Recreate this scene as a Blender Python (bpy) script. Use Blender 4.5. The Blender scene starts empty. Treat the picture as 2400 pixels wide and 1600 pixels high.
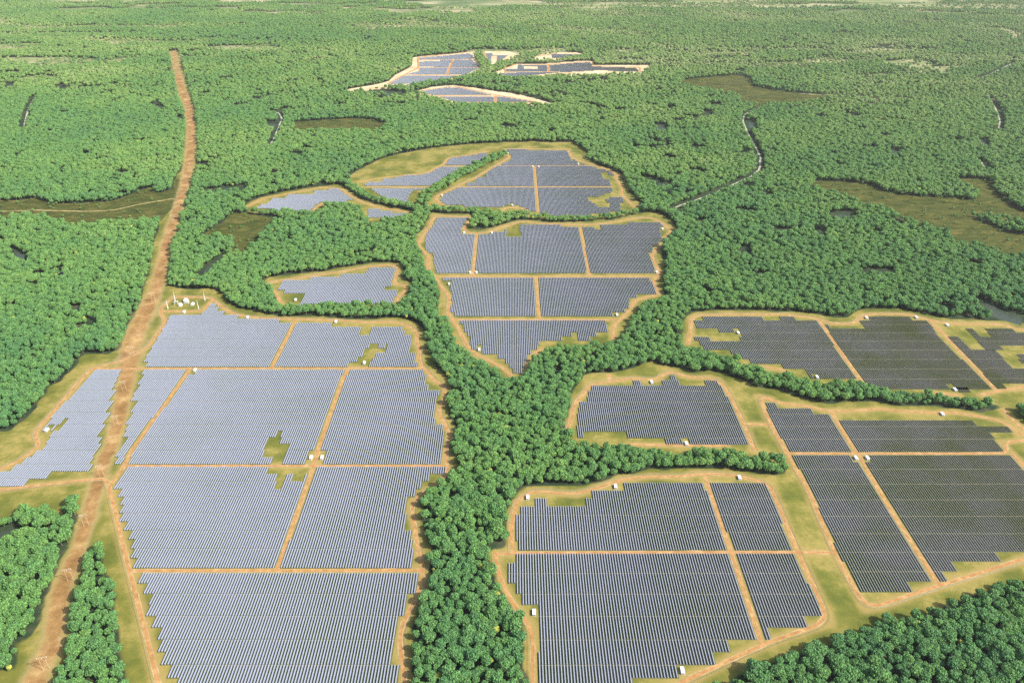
import bpy, math, random
import numpy as np
from mathutils import Vector
rad = math.radians
random.seed(7); rng = np.random.default_rng(7)
scene = bpy.context.scene

# ------------------------------------------------------------------ camera, sky, sun, exposure
FPX, HORIZON, CAM_H = 1850.0, -235.0, 1000.0          # focal length and horizon in pixels of the 2400 px photo; eye height in m
TILT = math.atan((800 - HORIZON) / FPX)
cam_d = bpy.data.cameras.new("camera"); cam = bpy.data.objects.new("camera", cam_d)
scene.collection.objects.link(cam); scene.camera = cam
cam_d.sensor_width = 36.0; cam_d.lens = 36.0 * FPX / 2400
cam_d.clip_start = 1.0; cam_d.clip_end = 200000.0
cam.location = (0, 0, CAM_H); cam.rotation_euler = (math.pi / 2 - TILT, 0, 0)
SUN_EL, SUN_AZ = rad(41), rad(112)                      # azimuth clockwise from north (+Y)
world = bpy.data.worlds.new("World"); scene.world = world; world.use_nodes = True
wn = world.node_tree; sky = wn.nodes.new("ShaderNodeTexSky"); sky.sky_type = 'NISHITA'; sky.sun_disc = False
sky.sun_elevation = SUN_EL; sky.sun_rotation = SUN_AZ; sky.altitude = 200; sky.dust_density = 3.5; sky.ozone_density = 0.4
wn.links.new(sky.outputs[0], wn.nodes["Background"].inputs[0]); wn.nodes["Background"].inputs[1].default_value = 0.15
sun_d = bpy.data.lights.new("sun", 'SUN'); sun_d.energy = 4.4; sun_d.angle = rad(0.5); sun_d.color = (1.0, 0.95, 0.86)
sun = bpy.data.objects.new("sun", sun_d); scene.collection.objects.link(sun)
to_sun = Vector((math.sin(SUN_AZ) * math.cos(SUN_EL), math.cos(SUN_AZ) * math.cos(SUN_EL), math.sin(SUN_EL)))
sun.rotation_euler = to_sun.to_track_quat('Z', 'Y').to_euler()
scene.view_settings.view_transform = 'Standard'; scene.view_settings.look = 'None'
scene.view_settings.exposure = 0.5; scene.view_settings.gamma = 1.0
scene.render.engine = 'CYCLES'
scene.cycles.max_bounces = 4; scene.cycles.diffuse_bounces = 2; scene.cycles.glossy_bounces = 2
scene.cycles.use_denoising = False

# ------------------------------------------------------------------ photo pixel -> point on the flat ground
SN, CS = math.sin(TILT), math.cos(TILT)
def ground(px, py):
    u = (np.asarray(px, float) - 1200) / FPX; v = (np.asarray(py, float) - 800) / FPX
    d = SN + v * CS
    return CAM_H * u / d, CAM_H * (CS - v * SN) / d
def pixel(X, Y, Z=0.0):
    zc = Y * CS + (CAM_H - Z) * SN
    return 1200 + FPX * X / zc, 800 + FPX * ((CAM_H - Z) * CS - Y * SN) / zc
TREE_H = 21.0
FRAMES = {'0': (0, 0, 2.904), '1': (800, 0, 2.904), '2': (1600, 0, 2.904), '3': (0, 530, 2.904), '4': (800, 530, 2.904),
          '5': (1600, 530, 2.904), '6': (0, 1060, 2.904), '7': (800, 1060, 2.904), '8': (1600, 1060, 2.904),
          'Z': (1000, 340, 3.92), 'F': (780, 80, 3.0154), 'S': (370, 680, 14.25), 'N': (0, 0, 1.0)}
def trace(s, raise_by=0.0):
    """'3:10,20 30,40t' -> ground points; t = the point was read at a tree top, so its foot lies nearer."""
    out = []; fr = FRAMES['N']
    for tok in s.split():
        if ':' in tok: k, tok = tok.split(':'); fr = FRAMES[k]
        top = tok.endswith('t'); x, y = [float(q) for q in tok.rstrip('t').split(',')]
        x = fr[0] + x / fr[2]; y = fr[1] + y / fr[2]
        lift = TREE_H * 0.82 if top else raise_by
        if lift:
            d = SN + (y - 800) / FPX * CS
            y += lift * 1.6 * max(d, 0.12)
        out.append(ground(x, y))
    return np.array(out, float).reshape(-1, 2)
def in_poly(P, poly):
    x, y = P[:, 0], P[:, 1]; res = np.zeros(len(P), bool)
    bb = (x >= poly[:, 0].min()) & (x <= poly[:, 0].max()) & (y >= poly[:, 1].min()) & (y <= poly[:, 1].max())
    idx = np.nonzero(bb)[0]
    if not len(idx): return res
    xs, ys = x[idx], y[idx]; r = np.zeros(len(idx), bool)
    q = np.roll(poly, 1, axis=0)
    for (x1, y1), (x2, y2) in zip(poly, q):
        if y1 == y2: continue
        c = ((y1 > ys) != (y2 > ys)) & (xs < (x2 - x1) * (ys - y1) / (y2 - y1) + x1)
        r ^= c
    res[idx] = r; return res
def in_any(P, polys):
    r = np.zeros(len(P), bool)
    for p in polys: r |= in_poly(P, p)
    return r
def seg_dist(P, line, reach=200.0, widths=None):
    """distance to a polyline; with widths, distance divided by the local half width"""
    best = np.full(len(P), 1e9)
    for i in range(len(line) - 1):
        a, b = line[i], line[i + 1]; d = b - a; L = max(float(d @ d), 1e-9)
        lo = np.minimum(a, b) - reach; hi = np.maximum(a, b) + reach
        idx = np.nonzero((P[:, 0] > lo[0]) & (P[:, 0] < hi[0]) & (P[:, 1] > lo[1]) & (P[:, 1] < hi[1]))[0]
        if not len(idx): continue
        t = np.clip(((P[idx] - a) @ d) / L, 0, 1)
        q = P[idx] - (a + t[:, None] * d); dist = np.hypot(q[:, 0], q[:, 1])
        if widths is not None: dist = dist / (widths[i] + (widths[i + 1] - widths[i]) * t)
        best[idx] = np.minimum(best[idx], dist)
    return best
def thin_wood(P):
    return np.clip((vnoise(P * (.42, 1), 420, 61) * .6 + vnoise(P * (.5, 1), 140, 62) * .4 - .60) / .16, 0, 1) * np.clip((P[:, 1] - 3900) / 1200, 0, 1)
def vnoise(P, size, seed=0):
    """smooth value noise, 0..1"""
    q = P / size; i = np.floor(q).astype(int); f = q - i; f = f * f * (3 - 2 * f)
    def h(a, b):
        n = (a * 374761393 + b * 668265263 + seed * 974634777) & 0x7fffffff
        n = ((n ^ (n >> 13)) * 1274126177) & 0x7fffffff
        return ((n ^ (n >> 16)) & 0xffff) / 65535.0
    a, b = i[:, 0], i[:, 1]
    return (h(a, b) * (1 - f[:, 0]) + h(a + 1, b) * f[:, 0]) * (1 - f[:, 1]) + (h(a, b + 1) * (1 - f[:, 0]) + h(a + 1, b + 1) * f[:, 0]) * f[:, 1]

# ------------------------------------------------------------------ outlines read off the photograph
CORRIDOR_EDGE_L = "0:1150,345 1175,450 1205,600 1250,740 1268,850 1255,1000 1245,1150 1215,1185 1190,1240 1190,1290 "
CLEAR = [  # grass clearings (edges of the woods)
 # left farm with the power line corridor and the marsh beside it
 CORRIDOR_EDGE_L + "1180,1300 1050,1320 1030,1280 950,1300 890,1330 780,1370 640,1380 500,1390 350,1390 250,1350 100,1370 -300,1380 "
 "-300,1470t 0,1460t 200,1445t 330,1460t 400,1480t 480,1520t 540,1525t 700,1500t 1000,1480t 1095,1465t 3:1085,30 1060,80 1045,180 1030,280 1010,350 "
 "975,450 970,500 940,580 900,640 870,690 860,750 830,830 750,870 720,880 640,870 555,880 545,930 500,980 440,1020 425,1060 340,1085 "
 "330,1140 280,1190 190,1310 130,1350 70,1400 -300,1400 6:-400,430t 0,420t 30,400t 140,380t 150,355t 200,350t 235,340t 300,320t 360,330t "
 "385,380t 400,390t 450,310t 490,300t 525,330 540,440 520,500 490,600 440,680 420,760 370,870 340,940 330,1000 300,1100 250,1180 240,1230 "
 "190,1270 120,1270 130,1380 110,1490 60,1500 -60,1490 -60,1800 310,1800 370,1568 400,1500 440,1420 470,1300 480,1180 490,1080 505,950 540,890 "
 "570,800 590,720 630,680 635,600t 660,580t 700,580t 715,600 715,700 725,780 760,880 800,960 795,1100 820,1200 830,1380 850,1480 900,1600 "
 "940,1800 7:480,1800 480,1568 475,1450 480,1350 475,1220 490,1150 510,1090 545,1010 570,960 620,870 590,800 600,740 585,760 590,700 600,640 570,580 "
 "545,500 545,400 530,330 560,270 690,180 740,140 790,100 765,0 4:760,1568 730,1530 720,1480 760,1440 790,1390 740,1320 715,1250 725,1150 "
 "740,1060 700,1020 640,960 590,860 560,760 560,700 480,650 420,630 350,625 250,632 130,635 0,630 3:2100,610 1950,620 1870,610 1760,590 "
 "1680,570 1600,560 1530,500 1490,450 1440,425 1350,430 1280,430 1200,425 1140,410 1135,400 1155,300 1165,200 1175,120 1215,30 "
 "0:1225,1568 1230,1500 1265,1400 1280,1330 1300,1290 1300,1240 1330,1200 1335,1100 1340,1000 1340,850 1325,750 1280,600 1250,480 1210,345",
 # small field
 "3:1800,365 1850,345 2000,330 2200,310 4:0,285 100,270 230,250 330,250 380,250 400,260 420,300 410,340 440,370 480,390 460,430 450,470t "
 "390,510t 300,510t 200,505t 100,495t 0,510t 3:2200,510t 2100,520t 2030,525t 1960,510t 1930,530t 1900,535 1870,530 1890,490 1850,440 1830,410",
 # middle field
 "Z:40,625 130,630 250,640 380,640 430,645 405,720 410,770 470,790 560,770 700,740 800,700 850,685 1000,695 1150,710 1280,715 1400,712 "
 "1550,700 1700,690 1800,670 1900,650 1980,630 2040,620 2100,625 2180,650 2250,700 2290,760 2280,800 2240,850 2210,900 2160,940 2150,1000 "
 "2170,1080 2180,1200 2170,1300 2180,1380 4:2180,470t 2060,500t 2020,560t 1960,620t 1960,680 1900,720t 1870,770t 1780,775t 1700,790t "
 "1650,800t 1530,780t 1480,790t 1370,830t 1310,870t 1290,930 1270,990 1220,1020t 1160,1020t 1110,990t 1060,950t 960,900t 880,860t 820,810t "
 "780,760t 760,700t 740,640t 690,600t 660,560t 680,490 660,420 640,370 580,310 560,240 550,180 510,130 520,60 560,20",
 # upper middle field with the field beside it
 "1:60,1195 100,1170 180,1130 280,1080 400,1050 500,1030 620,1010 700,1000 850,985 1000,975 1150,970 1300,965 1450,970 1570,970 1600,990 "
 "1650,1020 1680,1050 1660,1080 1740,1120 1820,1150 1900,1180 1930,1230 1960,1300 2000,1360 2040,1390 2030,1410t 1960,1430t 1850,1450t "
 "1700,1465t 1500,1465t 1350,1455t 1200,1440t 1000,1425t 900,1410t 760,1405t 640,1395t 510,1385t 420,1370t 300,1350t 200,1315t 130,1265t 60,1210t",
 # little fields by the marsh
 "0:1665,1405 1700,1375 1800,1340 1950,1305 2100,1280 2323,1255 1:0,1270 60,1310 130,1355 230,1390 330,1410 420,1430 490,1440 480,1460t "
 "340,1475t 200,1480t 150,1460t 140,1400t 100,1380t 0,1375t 0:2230,1375t 2200,1400t 2200,1440t 2130,1440t 2000,1430t 1850,1425t 1700,1420t",
 # the right hand farms
 "5:10,640 60,590 200,575 400,575 600,580 780,585 900,600 1000,620 1130,620 1170,590 1230,570 1320,560 1500,570 1650,600 1750,625 1850,640 "
 "2000,640 2200,645 2323,665 2700,700 8:3000,600t 2700,700t 2323,830t 2260,830t 2170,860t 2040,880t 1950,910t 1900,950t 1780,960t 1750,1030t "
 "1640,1020t 1550,1050t 1470,1090t 1380,1070t 1290,1100t 1200,1160t 1100,1160t 1000,1240t 900,1240t 780,1290t 700,1330t 600,1360t 470,1380t "
 "380,1440t 250,1510t 150,1568t 0,1640t -200,1760t 7:1300,1760 1290,1568 1270,1500 1250,1420 1265,1330 1245,1200 1230,1110 1200,1080 "
 "1160,1020 1110,960 1080,900 1040,830 1035,770 1005,700 1010,670 1060,650 1110,660 1140,600 1140,540 1125,460 1130,400 1170,350 1190,290 "
 "1220,260 1270,235 1380,225 1450,230 1600,240 1740,215 1830,185 1900,150 1990,150 2100,115 2200,125 8:0,110 150,115 300,115 440,140 540,150 "
 "640,165 700,155 740,130 740,90t 700,50t 660,30t 600,0t 5:450,1540t 360,1510t 300,1485t 200,1500t 60,1495t 4:2323,1510t 2200,1500t 2100,1510t "
 "1970,1470t 1900,1470t 1800,1455t 1720,1470t 1650,1470t 1560,1440 1520,1400 1540,1300 1560,1230 1570,1160 1600,1100 1640,1060 1650,1020 "
 "1700,1000 1830,1000 1900,990 2050,950 2100,920 2140,940 2230,955 5:0,975 60,1000 160,990 270,1000 380,1040 470,1080 520,1100 640,1110 "
 "720,1150 800,1170 900,1200 1000,1210 1150,1195 1250,1200 1350,1200 1450,1230 1600,1230 1800,1235 1900,1250 1980,1265 2080,1265 2170,1240 "
 "2175,1200 2150,1165t 2080,1170t 1950,1140t 1850,1150t 1750,1130t 1600,1110t 1450,1110t 1330,1090t 1200,1050t 1130,1040t 1000,1045t "
 "900,1040t 800,1010t 700,985t 600,980t 500,935t 400,900t 300,870t 200,850t 100,820t 40,810t 0,790t",
]
SANDY = [  # far pale sites
 "F:105,405t 105,390 230,370 340,350 400,330 440,290 520,250 560,230 565,165 700,150 850,140 960,125 1005,125 1015,160 1040,220 1050,235t 940,290t 800,310t 700,320t 600,345t 540,355t 400,370t 300,375t 200,390t",
 "F:1060,125 1240,122 1315,150 1250,170t 1190,205t 1120,215t 1080,170",
 "F:1430,150 1540,135 1700,128 1780,140 1790,150 1700,165t 1540,170t 1430,170t",
 "F:1100,290 1210,240 1300,210 1500,210 1700,195 1830,190 1850,220 2000,220 2240,222 2245,240 2180,270t 2000,275t 1750,290t 1600,280t 1400,300t 1310,305t 1200,295t",
 "F:585,405 700,375 850,362 1000,380 1150,405 1280,420 1450,460 1610,485t 1450,490t 1200,485t 900,480t 800,470t 690,435t",
]
MARSH = [
 "0:1580,1450 1700,1450 1830,1480 1900,1480 1830,1530t 1820,1568t 3:1780,30t 1750,100t 1650,160t 1570,165t 1600,90 1500,85 1350,90 1380,60 1420,30 0:1470,1550 1530,1500",
 "0:2000,830 2100,825 2323,810 1:100,805 230,815 290,840 310,870t 200,880t 0,880t 0:2000,880t",
 "2:0,545 250,520 400,510 470,540 480,590 600,610 800,640 970,650 960,665t 800,690t 600,700t 480,710t 390,680t 380,640t 200,600t 0,570t",
 "2:870,1235 1000,1230 1150,1240 1280,1260 1370,1300 1500,1330 1650,1340 1850,1350 1980,1365 2010,1340 1940,1290 1850,1230 1830,1215 2000,1215 "
 "2100,1230 2110,1290 2200,1360 2300,1430 2600,1520 2600,1560t 2323,1480t 2200,1470t 2050,1450t 1975,1445t 1965,1475 2050,1510 2120,1540 "
 "5:2200,40 2323,60 2600,120 2600,230t 2323,190t 2200,180t 2100,140t 2000,110t 1850,90t 1780,10t 2:1740,1560t 1600,1510t 1500,1470t 1400,1420t "
 "1300,1390t 1200,1380t 1100,1330t 1000,1300t 930,1280t",
]
MARSH_PAINT = ["0:1215,1185 1190,1240 1190,1290 1050,1320 1030,1280 950,1300 890,1330 780,1370 640,1380 500,1390 350,1390 250,1350 100,1370 -300,1380 "
 "-300,1480t 0,1470t 200,1455t 330,1470t 400,1490t 480,1530t 540,1535t 700,1510t 1000,1490t 1095,1475t 1190,1400 1240,1300"]
MEADOW = [  # far pale fields and low green fields
 "0:0,395 150,390 380,392 640,395 700,420 560,440 600,455 350,465 200,450 0,420", "0:0,490 160,490 140,508 0,512", "0:60,540 250,515 420,520 380,540 200,552 0,560 0,548",
 "0:0,226 400,222 960,219 1000,232 700,240 300,241 0,244", "0:1400,318 1600,310 1900,320 1930,335 1700,345 1450,340",
 "0:0,300 250,295 320,310 200,340 0,350", "0:1320,262 1500,255 1530,268 1350,275",
 "1:600,45 900,40 1050,60 900,75 650,65", "1:1050,25 1500,20 2323,15 2:600,25 900,35 1200,55 600,70 200,60 0,62 1:1700,60 1300,40",
 "2:1000,30 2600,25 2600,75 2000,75 1600,60 1100,50", "2:1900,100 2600,103 2600,120 1980,115", "0:300,33 500,28 900,32 1300,28 1300,33 900,40 500,36", "2:0,3 2600,3 2600,22 1800,18 900,20 0,22",
 "0:1060,45 1120,48 1090,58 1140,68 1090,80 1060,68", "2:2000,185 2200,190 2310,230 2323,270 2250,270 2150,210",
 "2:1370,420 1600,400 1700,430 1650,480 1500,470 1380,450", "2:1230,510 1400,500 1430,530 1300,540",
]
GAPS = ["6:230,470t 320,475t 300,490t 150,520t 60,560t -80,600t -80,540 0,520 120,490",
 "3:70,130 110,150 200,200 190,230t 130,210t 80,170t", "3:620,600 650,600 650,640t 620,640t", "3:400,270 450,260 440,300t 400,350t",
 "2:430,820 500,820 510,880t 450,870t", "2:1400,1010 1480,1020 1470,1050t 1410,1040t", "5:370,140 460,140 470,190t 380,180t",
 "5:1980,440 2060,500 2160,560 2323,600 2400,650 2400,700t 2200,640t 2080,590t 1990,510t", "5:870,20 980,30 980,70t 900,60t", "5:1200,290 1440,290 1440,320t 1220,315t",
 "2:980,1445 1180,1440 1180,1475t 990,1475t", "0:1810,830 1890,830 1880,870t 1820,860t", "3:1340,330 1440,240 1540,170 1555,190t 1450,260t 1360,345t",
 "0:1310,1290 1400,1290 1550,1270 1700,1265 1690,1290t 1400,1300t", "2:2010,950 2080,950 2080,990t 2020,985t","0:30,570 110,570 100,600t 50,600t",
 "1:2110,840 2220,850 2220,890t 2150,890t", "1:2130,1240 2260,1245 2250,1265t 2140,1265t", "1:0,618 430,625 440,645t 300,635t", "3:480,550 550,545 550,575t 480,575t"]
STRIPS = [("1:1085,1050 950,1115 800,1190 700,1250 600,1305 560,1370", 24), ("Z:640,615 560,640 470,680 430,730", 16), ("F:1560,185 1700,170 1830,163", 45),
          ("F:1022,135 1050,190 1080,225", 32), ("5:2360,1240 2400,1290", 26), ("F:1140,250 1300,170 1420,140 1560,125", 50)]
TRACKS = [("2:560,715 480,750 420,780 410,830 450,920 490,990 530,1070 525,1150 470,1200 300,1275 100,1360 0,1390 1:2240,1430", 9),
 ("0:1840,755 1900,770 1920,810 1890,880 1860,950 1840,990", 11), ("2:2090,670 2130,740 2160,820 2150,890", 9), ("2:2030,1100 2065,1160", 8),
 ("2:1990,540 2060,520 2250,430", 10), ("0:240,660 190,750 165,850 180,885", 9)]
CORR = "0:1180,350,25 1200,450,28 1230,600,32 1290,750,38 1305,850,38 1303,1000,40 1290,1100,40 1270,1200,38 1245,1300,38 1215,1400,38 1185,1500,45 1160,1568,48 3:1125,150,45 1105,250,48 1085,350,55 1050,450,60 1010,550,70 960,650,75 920,750,80 890,850,85 870,960,85 860,1050,70 830,1200,65 800,1350,65 770,1450,65 740,1550,60 6:725,0,60 680,150,60 640,300,60 600,450,65 550,600,60 490,750,70 430,900,75 390,1050,80 370,1200,80 340,1350,90 280,1450,100 230,1568,110 190,1700,120"
ROADS = [
 "6:890,803 7:565,800", "6:850,90 7:700,90", "3:620,968 2323,965 4:545,965", "6:1885,795 2140,80 2160,0 4:0,1070 45,968", "3:1850,960 2010,645",
 "3:1290,975 870,1568 6:850,90 755,215",
 "6:1130,1760 1085,1600 1000,1250 880,800 740,220 735,185 720,172 700,178 400,205 0,255 -300,280", "6:-100,150 0,115 120,70 200,0 3:290,1500 225,1420 620,970 780,930 900,885 1000,830 1080,720 1125,660 1115,620 1080,585 1090,560 1180,480 1440,485 1500,540 1570,590 1700,620 1850,630 "
 "2323,640 4:150,655 350,650 430,665 520,715 510,790 540,850 525,900 540,950 600,1000 610,1040 700,1085 715,1130 700,1190 655,1240 670,1290 720,1370 740,1430 725,1490 705,1568 "
 "7:710,60 740,110 735,150 650,220 530,290 470,350 465,400 500,460 510,600 530,700 565,780 560,850 530,960 470,1070 410,1160 390,1280 395,1370 430,1440 430,1568 430,1760",
 "3:1090,580 1380,580 1440,510", "3:1920,530 1870,450 1810,395 1840,380 2050,350 2323,310 4:150,280 300,262 360,265 385,280 380,320 355,385 370,395 440,405 460,420 430,450 390,475 375,510",
 "4:1160,1020 1110,970 1000,910 900,865 860,820 800,700 760,640 720,590 740,520 735,480 680,410 650,360 600,310 590,260 600,210 550,160 520,130 560,60 610,0 Z:40,700 90,650 250,655 430,665 390,700 335,760 345,790 400,810 470,815 560,800 700,755 860,700 "
 "1000,715 1200,730 1400,735 1600,725 1800,695 1950,665 2050,665 2130,690 2200,740 2255,790 2190,850 2170,910 2110,950 2090,990 2065,1005 2100,1090 2145,1190 2080,1240 2100,1290 2130,1370",
 "4:2140,470 2120,475 2000,500 1970,560 1920,620 1870,650 1850,700 1850,770", "4:1240,1010 1270,960 1310,870 1360,830",
 "4:650,343 2150,343", "4:770,637 1870,637", "4:895,340 920,55", "4:1325,345 1350,635", "4:1625,10 1690,340",
 "Z:650,190 1530,190", "Z:310,383 1690,383", "Z:990,195 1005,383 1025,615",
 "Z:180,560 100,520 80,500 95,470 150,440 300,370 450,300 600,210 740,130 770,110 720,75 715,35 900,35 1300,40 1330,110 1400,145 1550,185 1700,240 1750,270 1745,310 1790,380 1800,460 1850,510 1920,570",
 "Z:680,600 700,580 790,570 880,585 930,600", "1:1000,1030 900,1050 730,1075 700,1115 580,1180 450,1190 250,1215 120,1240", "1:170,1272 590,1272", "1:700,1131 870,1131",
 "0:1680,1405 1800,1350 2000,1310 2200,1275 1:0,1285 60,1330 150,1380 300,1420 480,1450", "0:2130,1430 2180,1390 2230,1380",
 "5:35,800 55,720 55,620 100,605 400,600 700,600 900,625 960,640 1000,665 1170,665 1220,610 1300,595 1550,600 1680,640 1800,660 2200,670 2260,700 2323,705 2600,740",
 "5:930,645 1215,1050", "5:1680,640 1800,760 2140,1120", "5:560,960 650,970 700,985", "5:1700,1130 1880,1150", "5:2030,1150 2140,1120 2323,1095 2600,1060",
 "5:2170,1240 2240,1310 2323,1390 2450,1500", "5:515,1155 620,1190 700,1215 850,1220 950,1255 1100,1258 1250,1250 1330,1240 1500,1260 1700,1270 1850,1265 2000,1290 2200,1330 2260,1390 2323,1440 2500,1500",
 "5:600,1170 515,1155 560,1250 600,1345 710,1540 8:720,20 850,240 1040,690 1180,940 1245,1065 1400,1020 1600,950 1760,900 2323,725 2600,640",
 "5:710,1545 2240,1545 2160,1470 2323,1455 2500,1450", "5:2240,1545 8:2323,90 2600,350", "5:1010,1260 1180,1540 8:1190,0 1400,370 1600,680 1745,900", "5:420,1345 600,1350",
 "4:1530,1400 1570,1320 1580,1220 1600,1190 1660,1130 1685,1070 1800,1062 1900,1045 2000,1030 2100,1050 2150,1045 2220,990 2260,985 2323,1020 5:100,1035 180,1025 240,1040 290,1100 340,1190 420,1350 490,1530",
 "4:1820,1010 1830,1055", "4:1960,1485 2323,1490 5:300,1495", "7:1165,688 1160,600 1150,500 1180,400 1190,330 1300,255 1450,275 1600,285 1750,240 1900,185 2100,160 2323,170 8:70,145 250,145 420,165 500,195 580,195 640,330 780,670 900,930 1000,1155 850,1200 "
 "640,1270 540,1310 300,1420 0,1560 -200,1650", "7:1050,690 1160,685 2323,678 8:780,678 1040,680", "8:150,160 330,680 540,1310",
 "7:1050,690 1045,740 1100,900 1180,1060 1250,1120 1300,1170 1305,1300 1300,1568 1300,1760",
]
FAR_ROADS = ["F:990,125 600,165 605,240 530,275 385,355", "F:850,180 805,290", "F:610,235 1040,237", "F:500,290 900,290", "F:600,185 960,180",
 "F:1215,270 1600,268", "F:1215,245 1220,275", "F:1525,220 1528,268", "F:1220,240 1300,212 1500,218 1840,193 1840,225 2170,235 2170,265", "F:720,438 1190,438", "F:1148,438 1150,482", "F:600,405 850,368 1150,430 1480,485 1000,485", "F:1070,130 1090,190"]
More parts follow.
